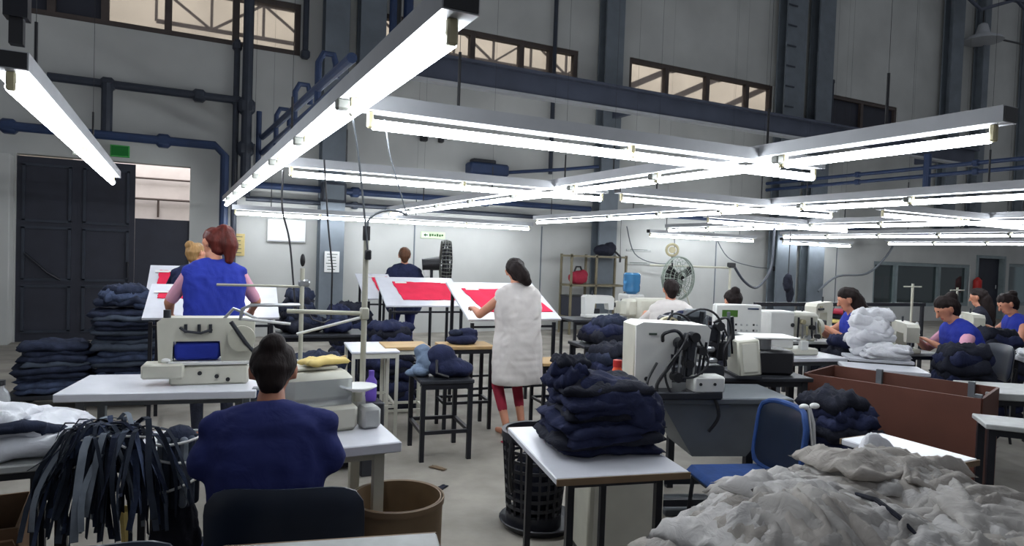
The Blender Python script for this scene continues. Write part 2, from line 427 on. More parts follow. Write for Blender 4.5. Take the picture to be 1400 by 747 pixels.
# columns
def column(x0, x1, y, z0, z1, label, d=.3):
    w = x1-x0; t = thing('steel_column', label, 'column', ((x0+x1)/2, y, z0))
    h = z1-z0
    MB().box((0, -d/2+.02, h/2), (w, .04, h)).build('front_flange', 'column', t, smooth=False)
    MB().box((0, d/2-.02, h/2), (w, .04, h)).build('rear_flange', 'column', t, smooth=False)
    MB().box((0, 0, h/2), (.05, d-.08, h)).build('web', 'column', t, smooth=False)
    if z0 < .01: MB().box((0, 0, .015), (w+.1, d+.06, .03)).build('base_plate', 'column', t, smooth=False)
    return t
column(2.26, 2.68, 12.1, 0, 12, 'grey steel column behind the gooseneck lamp pole')
column(2.86, 3.32, 12.05, 4.45, 12, 'short dark column stub hanging left of the long beam')
column(8.12, 8.58, 12.1, 0, 12, 'steel column behind the metal shelf rack')
c4_ = column(13.4, 14.1, 12.0, 0, 12, 'broad double column with rungs right of the windows')
rme = MB().box((0, -.17, 0), (.3, .02, .03)).mesh('rung'); rme.materials.append(MATS['pipe_dark'])
for i in range(14): share('rung', rme, c4_, (-.2, 0, 4.5+i*.5))
column(14.62, 15.2, 12.05, 0, 12, 'slimmer steel column right of the double column')
column(20.3, 20.85, 12.05, 2.6, 12, 'far right steel column above the office window')
column(22.0, 22.3, 12.1, 2.6, 12, 'thin far column beside the hanging bay lamp')
column(24.6, 24.8, 12.1, 2.6, 12, 'thinnest column at the far right end')
MB_ = thing('steel_beam', 'long dark steel beam crossing below the high windows', 'beam', (11.6, 11.0, 4.5))
MB().box((0, 0, .03), (16.8, .18, .05)).build('bottom_flange', 'housing', MB_, smooth=False)  # pale colour paints in the bright highlight along the beam's underside
MB().box((0, 0, .24), (16.8, .06, .38)).build('web', 'beam', MB_, smooth=False)
MB().box((0, 0, .45), (16.8, .34, .05)).build('top_flange', 'beam', MB_, smooth=False)
for x in (-8.3, -3.2, 2.2, 7.5): MB().box((x, .6, .24), (.12, .95, .3)).build('wall_bracket', 'beam', MB_, smooth=False)
# roof truss corner top right
rt = thing('roof_bracing', 'dark roof bracing in the upper right corner', 'roof truss', (20.5, 11.4, 9.4))
MB().box((1.6, 0, .4), (6.4, .12, .2), tilt=(0, -.09)).build('chord', 'beam', rt, smooth=False)
MB().tube([(-1.5, 0, .3), (.2, 0, -.25), (2.0, 0, .4), (3.6, 0, -.2), (4.6, 0, .5)], .05).build('brace', 'beam', rt)
hb = thing('bay_lamp', 'unlit disc-shaped high bay lamp in the upper right', 'lamp', (21.6, 11.8, 8.5))
MB().lathe([(.55, 0), (.5, .08), (.2, .22), (.12, .5), (.04, .55)], n=20).build('shade', 'housing', hb)
MB().cyl((0, 0, .5), (0, 0, 1.0), .02).build('hanging_rod', 'black', hb)
MB().cyl((.5, 0, .2), (3.2, 0, .35), .03).build('lamp_conduit', 'black', hb)

# pipes on and before the wall
def pipe(path, r, m, label, collars=(), cat='pipe', name='wall_pipe'):
    t = thing(name, label, cat, path[0]); o = Vector(path[0])
    MB().tube([Vector(p)-o for p in path], r, 10).build('pipe_run', m, t)
    for i, c in enumerate(collars):
        c = Vector(c)-o; MB().box(c, (r*3, r*3, r*3), bev=r*.6).build('pipe_clamp', m, t)
    return t
pipe([(-1.75, 12.1, 4.0), (1.0, 12.1, 4.0)], .065, 'pipe_dark', 'upper horizontal dark pipe above the loading gate', [(-.98, 12.12, 4.0), (.3, 12.12, 4.0)])
pipe([(-.98, 12.05, 4.0), (-.98, 12.05, 3.2)], .08, 'pipe_dark', 'short upright pipe joining the two pipes above the gate')
pipe([(-2.6, 12.0, 3.2), (.55, 12.0, 3.2), (.7, 12.0, 3.05), (.7, 12.0, .3)], .07, 'pipe_blue', 'lower blue pipe above the gate turning down beside it', [(-2.2, 12.05, 3.2), (-.2, 12.05, 3.2)])
pipe([(.86, 12.1, 5.0), (.86, 12.1, 0.2)], .05, 'pipe_dark', 'thin upright pipe right of the bright gate gap', [(.86, 12.12, 4.9), (.86, 12.12, 4.0)])
pipe([(1.02, 12.0, 12), (1.02, 12.0, 2.4)], .085, 'pipe_dark', 'thick upright pipe left of the blue conduits', [(1.02, 12.05, 3.9), (1.02, 12.05, 3.2)])
pipe([(1.22, 12.05, 3.85), (1.22, 12.05, 2.6)], .045, 'pipe_blue', 'short blue upright pipe beside the thick pipe')
pipe([(1.96, 12.15, 12), (1.96, 12.15, 4.9)], .05, 'pipe_dark', 'dark hanging conduit left of the grey column', [(1.96, 12.15, 4.95)])
pipe([(3.44, 11.9, 12), (3.44, 11.9, 4.8)], .07, 'pipe_blue', 'blue upright pipe above the near light fixture')
pipe([(3.72, 11.9, 12), (3.72, 11.9, 5.0), (3.6, 11.9, 4.7)], .09, 'pipe_blue', 'thick blue upright pipe with a bend beside the thin one', [(3.72, 11.95, 5.4)])
pipe([(7.0, 12.2, 12), (7.0, 12.2, 3.3)], .045, 'pipe_dark', 'thin dark conduit down through the middle window band')
pipe([(1.05, 12.15, 2.62), (8.0, 12.15, 2.62)], .06, 'pipe_blue', 'blue horizontal pipe above the pale wall signs', [(2.9, 12.18, 2.62), (5.5, 12.18, 2.62)])
pipe([(1.05, 12.15, 2.38), (8.1, 12.15, 2.38)], .045, 'pipe_dark', 'thinner dark pipe just below the blue horizontal one', [(2.9, 12.18, 2.38)])
pipe([(8.7, 12.15, 2.6), (20, 12.15, 2.6)], .05, 'pipe_blue', 'long blue pipe along the wall right of the shelf rack', [(12.0, 12.18, 2.6), (17, 12.18, 2.6)])
for k, z in enumerate((3.42, 3.58)):
    pipe([(13.2, 5.2, z), (13.2, 12.1, z)], .04, 'pipe_blue', ['lower of two blue pipes running out from the double column', 'upper of two blue pipes running out from the double column'][k], [(13.2, 7.2, z), (13.2, 9.6, z)])
pipe([(13.2, 8.1, 3.0), (13.2, 8.1, 3.85)], .07, 'pipe_blue', 'short blue upright standing across the two right-hand pipes')
pipe([(11.3, 9.0, 3.62), (13.2, 10.5, 3.8)], .045, 'pipe_blue', 'blue slanting stay below the long beam')
pipe([(15.45, 12.1, 6.5), (15.45, 12.1, 5.2)], .04, 'pipe_dark', 'thin dark rod on the wall right of the slimmer column', [(15.45, 12.12, 6.45)])
# pair of blue air pipes with hoops running toward the wall above the first light row
pipe([(1.28, 5.6, 3.18), (1.28, 12.05, 3.42)], .045, 'pipe_blue', 'upper blue air pipe rising behind the left light row')
pipe([(1.28, 5.6, 3.02), (1.28, 12.05, 3.16)], .045, 'pipe_blue', 'lower blue air pipe rising behind the left light row')
for i, y in enumerate((7.1, 8.6, 10.3)):
    pipe([(1.28, y, 2.98), (1.28, y, 3.5), (1.33, y, 3.6), (1.43, y, 3.6), (1.46, y, 3.5), (1.46, y, 3.36)], .035, 'pipe_blue',
         ['nearest hooked riser on the blue air pipes', 'middle hooked riser on the blue air pipes', 'farthest hooked riser on the blue air pipes'][i], name='pipe_riser')
bx = thing('valve_box', 'dark teal machine box on the wall with a pipe arm', 'machine', (5.5, 12.1, 3.25))
MB().box((0, 0, 0), (.85, .3, .24), bev=.04).build('casing', 'pipe_blue', bx)
MB().box((-.1, 0, .15), (.5, .2, .08), bev=.02).build('cover', 'dark_metal', bx)
MB().tube([(.42, 0, -.02), (1.6, -.3, .12), (2.3, -.5, .22)], .035).build('pipe_arm', 'pipe_blue', bx)
db = thing('junction_box', 'dark junction box on the grey column', 'box', (2.45, 11.85, 2.56))
MB().box((0, 0, 0), (.42, .16, .34), bev=.015).build('case', 'pipe_dark', db); MB().box((0, -.085, 0), (.34, .02, .26), bev=.01).build('lid', 'column', db)
for i, (x, z) in enumerate(((4.2, 3.8), (4.55, 3.78))):
    sp = thing('wall_sensor', ['larger black wall speaker above the second light row', 'small black wall sensor beside the speaker'][i], 'sensor', (x, 12.22, z))
    s_ = (.14, .1)[i]; MB().box((0, 0, 0), (s_, .12, s_*1.6), bev=.02).build('case', 'black', sp); MB().cyl((0, -.06, 0), (0, -.075, 0), s_*.3).build('grille', 'dark_metal', sp)

# ------------------------------------------------------------------ fluorescent lighting
def tube_mesh(L, r=.025):
    me = MB().cyl((-L/2, 0, 0), (L/2, 0, 0), r, n=10).mesh('fluorescent_tube'); me.materials.append(MATS['tube_glow']); me.shade_smooth(); me.set_sharp_from_angle(angle=.6); return me
TM = {}
def light_run(label, p, length, ntubes, along, wires=True, w=.115, cat='light fixture', gap=.06, name='light_fixture', end_margin=.05):
    # local X runs along the fixture, z = 0 at tube axis
    t = thing(name, label, cat, p, 0 if along == 'x' else math.pi/2, 'fluorescent light runs')
    h = .075
    MB().prism([(-w/2, .06), (w/2, .06), (w/2, .06+h), (-w/2, .06+h)], 0, length).build('housing', 'housing', t, smooth=False)
    # prism extrudes along Y; swap into X
    hs = t.children[0]; hs.rotation_euler = (0, 0, -math.pi/2)
    for x in (-.003, length+.003): MB().box((x, 0, .06+h/2), (.006, w-.01, h-.01)).build('end_cap', 'black', t, smooth=False)
    pitch = (length-2*end_margin)/ntubes; L = round(pitch-gap, 3)
    if L not in TM: TM[L] = tube_mesh(L)
    if 'hold' not in TM:
        a = MB().box((0, 0, .022), (.028, .034, .08), bev=.006).mesh('lampholder'); a.materials.append(MATS['holder']); TM['hold'] = a
        a = MB().box((0, 0, .03), (.055, .06, .05), bev=.008).mesh('starter_box'); a.materials.append(MATS['fan_grey']); TM['start'] = a
    for i in range(ntubes):
        c = end_margin + (i+.5)*pitch
        share('fluorescent_tube', TM[L], t, (c, 0, 0))
        for sx in (-1, 1): share('lampholder', TM['hold'], t, (c+sx*(L/2+.014), 0, 0))
        if i: share('starter_box', TM['start'], t, (end_margin+i*pitch, .05, -.005))
    if wires:
        wm = MB()
        for x in ((.5, length-.5) if length < 4 else [j*2.5+.6 for j in range(int(length/2.5)+1) if j*2.5+.6 < length]):
            o = MB().cyl((x, 0, .12), (x, 0, .42), .008, n=6).cyl((x, 0, .42), (x, 0, 8.5), .0015, n=4).build('hanger', 'black', t)
    return t
light_run('long near light run slanting from the top centre to the far left', (.71, 1.78, 2.22), 9.85, 8, 'y')
light_run('second light run, its near end at the upper right', (3.4, 1.72, 2.22), 9.9, 8, 'y')
light_run('third light run, ending at the right edge above the bins', (6.25, 2.7, 2.22), 8.7, 7, 'y')
light_run('fourth light run over the right-hand sewing tables', (9.5, 4.0, 2.22), 7.4, 6, 'y')
light_run('fifth light run far at the right', (13.0, 5.2, 2.22), 6.2, 5, 'y')
light_run('sixth and farthest light run at the right', (17.1, 6.5, 2.22), 5.0, 4, 'y')
light_run('lone two-tube light fixture at the upper left before the gate', (-.62, 3.36, 2.22), 5.15, 2, 'y', w=.14)
light_run('nearest cross light fixture joining the first two runs', (.78, 3.2, 2.2), 3.2, 2, 'x', gap=.02)
light_run('second cross light fixture joining the first two runs', (.8, 5.8, 2.2), 3.2, 2, 'x', gap=.02)
light_run('cross light fixture between the second and third runs', (4.05, 5.65, 2.2), 3.3, 2, 'x', gap=.02)
light_run('cross light fixture at the right beyond the third run', (7.3, 5.0, 2.2), 3.15, 2, 'x', gap=.02)
light_run('cross light fixture between the third and fourth runs farther back', (7.25, 7.8, 2.2), 3.3, 2, 'x', gap=.02)
light_run('long low cross light run along the far left wall', (.8, 11.65, 2.1), 5.5, 4, 'x', gap=.03)
light_run('low cross light run along the wall before the wire fan', (9.2, 11.65, 2.1), 3.2, 2, 'x', gap=.03)
light_run('low cross light run along the wall right of the columns', (13.3, 11.65, 2.1), 2.6, 2, 'x', gap=.03)
hp = thing('hanging_post', 'dark steel post hanging above the lone left light fixture', 'post', (-.615, 3.5, 2.42))
MB().box((0, 0, 2.2), (.085, .085, 4.2)).build('post_tube', 'black_metal', hp, smooth=False); MB().box((0, 0, .06), (.05, .05, .14)).build('clamp', 'black', hp, smooth=False)

# wall papers and signs
def board(name, label, cat, x0, x1, z0, z1, m, y=WY, th=.02, extra=None):
    t = thing(name, label, cat, ((x0+x1)/2, y-th/2-.002, (z0+z1)/2))
    MB().box((0, 0, 0), (x1-x0, th, z1-z0), bev=.004).build('panel', m, t, smooth=False)
    if extra: extra(t, x1-x0, z1-z0, -th/2)
    return t
def lines(t, w, h, y, n=5, m='print_dark', fill=.7, lw=.012):
    for i in range(n): MB().box((-w*.05*(i % 2), y-.002, h*(.36-.72*i/max(1, n-1))), (w*fill*(1-.12*(i % 3)), .003, lw)).build('text_line', m, t, smooth=False)
def exitx(t, w, h, y):
    MB().box((0, y-.004, 0), (w*.86, .006, h*.8)).build('lit_face', 'exit_glow', t, smooth=False)
board('exit_sign', 'green exit sign above the loading gate', 'sign', -.92, -.66, 2.88, 3.06, 'green_sign', y=12.0, th=.06, extra=exitx)
def saida(t, w, h, y):
    MB().box((-.16, y-.003, 0), (.12, .004, .085)).build('symbol_field', 'paper', t, smooth=False)
    MB().prism([(-.2, 0), (-.15, .035), (-.15, .012), (-.11, .012), (-.11, -.012), (-.15, -.012), (-.15, -.035)], y-.008, y-.004).build('arrow', 'print_green', t, smooth=False)
    for i in range(6): MB().box((-.06+i*.05, y-.003, .005*(i % 2)), (.034, .004, .05-.008*(i % 3))).build('letter_block', 'print_green', t, smooth=False)
board('wall_sign', 'pale green direction sign beside the black fan', 'sign', 4.22, 4.72, 1.84, 1.97, 'pale_green', extra=saida)
board('paper_notice', 'yellow notice on the wall beside the red-haired woman', 'notice', .8, 1.06, 1.4, 1.78, 'paper_yellow', extra=lambda t, w, h, y: lines(t, w, h, y, 5))
board('paper_notice', 'white notice on the grey column', 'notice', 2.34, 2.6, 1.16, 1.53, 'paper', y=11.94, extra=lambda t, w, h, y: lines(t, w, h, y, 6))
board('white_board', 'blank white board under the far light run', 'board', 1.42, 2.06, 1.66, 2.06, 'paper', th=.05, extra=lambda t, w, h, y: MB().box((0, y-.003, -h/2+.02), (w*.96, .03, .02)).build('tray', 'housing', t, smooth=False))
for i, (x, z) in enumerate(((9.1, 1.75), (9.1, 1.45))):
    board('paper_notice', ['upper small paper strip on the wall right of the shelf rack', 'lower small paper strip on the wall right of the shelf rack'][i], 'notice', x, x+.7, z, z+.05, 'grey_top', extra=lambda t, w, h, y: lines(t, w, h, y, 1))
# seams between wall sheets
for i, x in enumerate((4.1, 6.9, 11.8, 16.2)):
    struct(MB().box((x, WY-.004, 1.1), (.025, .012, 2.2)).build('trim_%d' % (i+2), 'column', smooth=False), ['vertical seam strip left of the direction sign', 'vertical seam strip left of the shelf rack', 'vertical seam strip right of the wire fan', 'vertical seam strip left of the office window'][i])

# ------------------------------------------------------------------ furniture builders
def table(name, label, cat, loc, rot, w, d, h, top='white_top', legs='black_metal', th=.03, r=.016, inset=.03, stretch=None, group=None, edge=None, rail=True, square=True):
    """origin at the near-left floor corner: x to the right 0..w, y back 0..d"""
    t = thing(name, label, cat, loc, rot, group)
    o = MB().box((w/2, d/2, h-th/2), (w, d, th), bev=.005).build('tabletop', top, t, smooth=False)
    if edge:
        for (c, s) in (((w/2, -.004, h-th/2), (w, .008, th*.86)), ((w/2, d+.004, h-th/2), (w, .008, th*.86))):
            MB().box(c, s).build('edge_band', edge, o, smooth=False)
    for x in (inset, w-inset):
        for y in (inset, d-inset):
            if square: MB().box((x, y, (h-th)/2), (2*r, 2*r, h-th)).build('leg', legs, t, smooth=False)
            else: MB().cyl((x, y, 0), (x, y, h-th), r, n=8).build('leg', legs, t)
    if rail:
        for y in (inset, d-inset): MB().box((w/2, y, h-th-.02), (w-2*inset-2*r, r*1.6, .04)).build('rail', legs, t, smooth=False)
    if stretch:
        for x in (inset, w-inset): MB().box((x, d/2, stretch), (r*1.6, d-2*inset-2*r, r*1.6)).build('stretcher', legs, t, smooth=False)
        for y in (inset, d-inset): MB().box((w/2, y, stretch), (w-2*inset-2*r, r*1.6, r*1.6)).build('stretcher', legs, t, smooth=False)
    return t
def cloth_slab(w, d, t, seed, amp=.012, nx=20, ny=16):
    """a folded garment, soft edges, origin at its base centre"""
    vs = []; fs = []; top = {}; bot = {}
    for j in range(ny+1):
        for i in range(nx+1):
            a = 2*i/nx-1; b = 2*j/ny-1; e = max(abs(a), abs(b))
            k = 1+.07*noise.noise(Vector((a*1.6+seed, b*1.6, seed*.37)))
            x = a*w/2*k + .03*w*noise.noise(Vector((b*3, seed, 1.3)))
            y = b*d/2*k + .03*d*noise.noise(Vector((a*3, seed, 4.3)))
            h = t/2*math.sqrt(max(0.0, 1-e**5))
            z = t/2 + 1.3*amp*noise.noise(Vector((a*2.0+seed*1.7, b*2.0, 2.0)))
            wr = amp*(.55-1.5*abs(noise.noise(Vector((a*w*9+seed, b*d*14+seed, seed)))))*(1-e**6) + amp*.5*noise.noise(Vector((a*5+seed, b*9, seed)))
            top[i, j] = len(vs); vs.append((x, y, z+h+wr))
            if e < 1-1e-6: bot[i, j] = len(vs); vs.append((x, y, max(0.001, z-h)))
            else: bot[i, j] = top[i, j]
    for j in range(ny):
        for i in range(nx):
            fs.append((top[i, j], top[i+1, j], top[i+1, j+1], top[i, j+1]))
            q = (bot[i, j], bot[i, j+1], bot[i+1, j+1], bot[i+1, j])
            fs.append(tuple(dict.fromkeys(q)))
    mb = MB().add(vs, [f for f in fs if len(f) > 2])
    me = mb.mesh('folded'); me.shade_smooth(); return me
def sheet(name, parent, m, H, cx, cy, ang, sx, sy, off, seed, amp=.022, n=26, f=(3.0, 9.0), thick=.008, droop=.03):
    """a rumpled cloth lying on the height field H"""
    ca, sa = math.cos(ang), math.sin(ang); vs = []; fs = []
    for j in range(n+1):
        for i in range(n+1):
            a = 2*i/n-1; b = 2*j/n-1
            k = 1+.22*noise.noise(Vector((a*1.3+seed, b*1.3-seed, seed*.5)))
            e = max(abs(a), abs(b))
            la, lb = a*sx*k, b*sy*k
            x = cx+la*ca-lb*sa; y = cy+la*sa+lb*ca
            wv = noise.noise(Vector((la*5+seed, lb*5, 1.7)))*.06; fo = ridge((la+wv, lb+wv, seed), (f[0], f[1], 1), seed)
            fo2 = noise.noise(Vector((x*14+seed, y*14, seed)))
            z = H(x, y)+off*(1-.6*e**4)+amp*(fo*.8+.25)*(1-.35*e**3)+.006*fo2 - droop*e**8
            vs.append((x, y, z))
    for j in range(n):
        for i in range(n):
            q = j*(n+1)+i; fs.append((q, q+1, q+n+2, q+n+1))
    me = MB().add(vs, fs).mesh(name); me.shade_smooth()
    o = link(name, me, m, parent, smooth=False); me.shade_smooth()
    s = o.modifiers.new('thickness', 'SOLIDIFY'); s.thickness = thick; s.offset = 0
    return o

# ------------------------------------------------------------------ people
def ik(S, T, l1, l2, pole):
    S = Vector(S); T = Vector(T); d = T-S; L = d.length
    m = (l1+l2)*.995
    if L > m: T = S+d*(m/L); d = T-S; L = m
    d.normalize(); a = (l1*l1-l2*l2+L*L)/(2*L); h = math.sqrt(max(0, l1*l1-a*a))
    p = Vector(pole); p = (p-d*p.dot(d)); p.normalize()
    return S+d*a+p*h, T
def person(label, loc, rot, hip=.86, lean=0.08, head_lean=.15, head_turn=0.0, head_dx=0.0, s=1.0, hands=None, feet=None, skin='skin', shirt='skin', pants='dark_cloth', shoe='black',
           hair='hair_dark', hair_style='bun', vest='blue_vest', vest_len=.12, bulk=1.0, sleeve=0.45, vest_sleeve=0.0, elbow=.75, voxel=.0095, calf_skin=False, twist=0.0):
    t = thing('person', label, 'person', loc, rot, 'workers in the sewing hall')
    caps = []
    def cap(p0, r0, p1, r1, tg): caps.append((Vector(p0)*1.0, r0, Vector(p1)*1.0, r1, tg))
    d = Vector((0, math.sin(lean), math.cos(lean))); P = Vector((0, 0, hip)); B = bulk
    X = Vector((math.cos(twist), math.sin(twist), 0))
    up = lambda k: P+d*k*s
    Xh = Vector((1, 0, 0))
    # trunk
    cap(up(-.02)-Xh*.085*s*B, .105*s*B, up(-.02)+Xh*.085*s*B, .105*s*B, 'pants')
    cap(up(.12)-Xh*.065*s*B, .10*s*B, up(.12)+Xh*.065*s*B, .10*s*B, 'shirt')
    cap(up(.26)-X*.07*s*B, .105*s*B, up(.26)+X*.07*s*B, .105*s*B, 'shirt')
    cap(up(.40)-X*.10*s*B, .085*s*B, up(.40)+X*.10*s*B, .085*s*B, 'shirt')
    cap(up(.02), .11*s*B, up(.36), .11*s*B, 'shirt')
    nb = up(.47); hd = Vector((head_dx, math.sin(head_lean), math.cos(head_lean))).normalized()
    nt = nb+hd*.09*s
    cap(nb-d*.03*s, .062*s, nt, .052*s, 'skin')
    cap(nb-d*.02*s, .055*s, up(.42)-X*.15*s, .05*s, 'shirt'); cap(nb-d*.02*s, .055*s, up(.42)+X*.15*s, .05*s, 'shirt')
    hc = nb+hd*.185*s
    # head in its own frame
    fw = Vector((math.sin(head_turn), math.cos(head_turn), 0)); fw = (fw-hd*fw.dot(hd)).normalized(); rt = fw.cross(hd).normalized()
    hp = lambda a, b, c: hc+rt*a*s+fw*b*s+hd*c*s
    cap(hp(0, -.015, .02), .083*s, hp(0, .02, .02), .078*s, 'skin')
    cap(hp(0, .03, -.03), .06*s, hp(0, .045, -.075), .04*s, 'skin')
    cap(hp(-.02, .04, -.085), .03*s, hp(.02, .04, -.085), .03*s, 'skin')
    cap(hp(0, .095, .0), .011*s, hp(0, .108, -.03), .015*s, 'skin')
    cap(hp(-.012, .078, -.062), .012*s, hp(.012, .078, -.062), .012*s, 'lips')
    for q in (-1, 1):
        cap(hp(q*.083, -.005, .015), .014*s, hp(q*.08, .0, -.025), .011*s, 'skin')
        cap(hp(q*.03, .083, .022), .012*s, hp(q*.045, .078, .022), .010*s, 'skin')
    # arms
    hands = hands or (Vector((-.2, .3, hip+.1)), Vector((.2, .3, hip+.1)))
    for q, T in ((-1, hands[0]), (1, hands[1])):
        S = up(.41)+X*q*.175*s*(.6+.4*B)
        E, T = ik(S, T, .27*s, .25*s, (q*elbow, -.25, -.75))
        m_ = S.lerp(E, sleeve if sleeve < 1 else 1.0)
        cap(S, .056*s*B, m_, .048*s*B, 'sleeve')
        if sleeve < 1: cap(m_, .046*s*B, E, .039*s, 'skin')
        if sleeve > 1: cap(E, .042*s, E.lerp(T, .8), .034*s, 'sleeve')
        cap(E, .039*s, T, .026*s, 'skin')
        fd = (T-E).normalized(); sd = fd.cross(Vector((0, 0, 1)))
        sd = sd.normalized() if sd.length > .05 else Vector((1, 0, 0)); dn = sd.cross(fd).normalized()
        if dn.z > 0: dn = -dn
        W = T+fd*.02*s
        for k in (-1, 0, 1): cap(W+sd*k*.018*s, .016*s, W+fd*.06*s+sd*k*.022*s, .0135*s, 'skin')
        for k in range(4):
            b0 = W+fd*.07*s+sd*(k-1.5)*.0195*s; ln = (.062, .074, .068, .052)[k]*s
            b1 = b0+(fd*.8+dn*.35)*ln*.55; b2 = b1+(fd*.35+dn*.9)*ln*.45
            cap(b0, .0088*s, b1, .0082*s, 'skin'); cap(b1, .0082*s, b2, .0072*s, 'skin')
        b0 = W+fd*.02*s-sd*q*.03*s; b1 = b0+(fd*.6-sd*q*.7+dn*.3)*.04*s; b2 = b1+(fd*.9-sd*q*.1+dn*.4)*.03*s
        cap(b0, .0115*s, b1, .0105*s, 'skin'); cap(b1, .0105*s, b2, .009*s, 'skin')
    # legs
    feet = feet or (Vector((-.11, 0, .07)), Vector((.11, .02, .07)))
    for q, A in ((-1, feet[0]), (1, feet[1])):
        Hj = up(-.03)+Vector((q*.09*s*B, 0, 0))
        K, A = ik(Hj, A, .41*s, .40*s, (q*.1, 1, 0.05))
        cap(Hj, .088*s*B, K, .058*s, 'pants')
        mid = K.lerp(A, .55 if calf_skin else .9)
        cap(K, .056*s, mid, .046*s if calf_skin else .04*s, 'pants'); cap(mid, .042*s, A, .033*s, 'skin')
        cap(A+Vector((0, -.03, -.035))*s, .032*s, A+Vector((q*.02, .13, -.04))*s, .026*s, 'shoe')
    mb = MB()
    for c in caps: mb.capsule(c[0], c[1], c[2], c[3], 10)
    me = remesh(mb, voxel, 3)
    order = ['skin', 'shirt', 'pants', 'shoe', 'sleeve', 'lips']
    mm = {'skin': skin, 'shirt': shirt, 'pants': pants, 'shoe': shoe, 'sleeve': shirt, 'lips': 'lips'}
    for k in order: me.materials.append(MATS[mm[k]])
    npoly = len(me.polygons); cc = np.empty(npoly*3, 'f'); me.polygons.foreach_get('center', cc); cc = cc.reshape(-1, 3)
    best = np.full(npoly, 9.0, 'f'); idx = np.zeros(npoly, 'i')
    for c in caps:
        a0 = np.array(c[0], 'f'); ab = np.array(c[2]-c[0], 'f'); L2 = max(1e-9, float(ab@ab))
        k = np.clip((cc-a0)@ab/L2, 0, 1); dd = np.linalg.norm(cc-a0-k[:, None]*ab, axis=1)-(c[1]+(c[3]-c[1])*k)
        m_ = dd < best; best[m_] = dd[m_]; idx[m_] = order.index(c[4])
    me.polygons.foreach_set('material_index', idx)
    me.shade_smooth(); body = link('body', me, None, t, smooth=False); me.shade_smooth()
    for q in (-1, 1): MB().ell(hp(q*.033, .088, .022), (.009*s, .009*s, .007*s), 8, 6).build('eye', 'eye', body)
    # hair
    hb = MB(); hb.capsule(hp(0, -.026, .03), .091*s, hp(0, .004, .052), .082*s); hb.capsule(hp(0, -.045, -.01), .075*s, hp(0, -.04, -.055), .052*s)
    if hair_style == 'bun': hb.ell(hp(0, -.085, .075), (.05*s, .05*s, .05*s))
    if hair_style == 'pony':
        hb.capsule(hp(0, -.095, .055), .04*s, hp(0.01, -.13, -.03), .048*s); hb.capsule(hp(0.01, -.13, -.03), .048*s, hp(0.02, -.12, -.17), .026*s)
    if hair_style == 'highpony':
        hb.ell(hp(.02, -.08, .085), (.055*s, .055*s, .05*s)); hb.capsule(hp(.03, -.1, .07), .055*s, hp(.045, -.12, -.04), .06*s); hb.capsule(hp(.045, -.12, -.04), .06*s, hp(.05, -.10, -.15), .03*s)
    if hair_style == 'long':
        hb.capsule(hp(0, -.06, -.03), .08*s, hp(0, -.085, -.2), .075*s); hb.capsule(hp(0, -.085, -.2), .075*s, hp(0, -.09, -.36), .045*s)
    if hair_style == 'clump':
        hb.capsule(hp(.0, -.08, .0), .07*s, hp(.04, -.10, -.08), .065*s); hb.capsule(hp(.04, -.10, -.08), .06*s, hp(.075, -.08, -.13), .042*s)
    hm = remesh(hb, .009, 2); crumple(hm, .005*s, (26, 26, 9), 3.1)
    hm.shade_smooth(); link('hair', hm, hair, t, smooth=False); hm.shade_smooth()
    # vest / tunic worn over the trunk
    if vest:
        vb = MB()
        prof = [(-.06, .090, .140), (.0, .088, .138), (.06, .084, .133), (.12, .082, .130), (.18, .084, .128), (.24, .090, .126), (.30, .098, .122), (.35, .108, .113), (.40, .112, .100), (.44, .100, .082), (.475, .06, .062)]
        for (k, hw, r) in prof:
            XX = Xh if k < .2 else X
            q = up(k) if k > 0 else P+Vector((0, 0, k*s))
            vb.capsule(q-XX*hw*s*B, r*s*B, q+XX*hw*s*B, r*s*B, 14)
        for q in (-1, 1):
            vb.capsule(up(.47)+X*q*.05*s, .056*s, up(.425)+X*q*.165*s*B, .066*s, 12)
            if vest_sleeve: vb.capsule(up(.455)+X*q*.07*s, .058*s, up(.445)+X*q*.20*s*B, .052*s, 12)
            if vest_sleeve: vb.capsule(up(.42)+X*q*.15*s*B, .066*s, up(.42-.10*vest_sleeve)+X*q*(.175+.04*vest_sleeve)*s*B, .07*s, 12)
        if vest_len > .14:
            nk = int(vest_len/.05)
            for k in range(1, nk+1):
                z = -vest_len*k/nk; w_ = k/nk; vb.capsule(P+Vector((-.09*s*B, 0, z)), (.138+.012*w_)*s*B, P+Vector((.09*s*B, 0, z)), (.138+.012*w_)*s*B, 14)
        vm = remesh(vb, .013, 6); crumple(vm, .010, (5.5, 5.5, 4.0), loc[0]*3.1+loc[1], sharp=True)
        cut = hip-vest_len*s-.07
        for v in vm.vertices:
            if v.co.z < cut: v.co.z = cut - .0*(v.co.z)
        vm.shade_smooth(); link('tunic' if vest_len > .14 else 'vest', vm, vest, t, smooth=False); vm.shade_smooth()
    return t

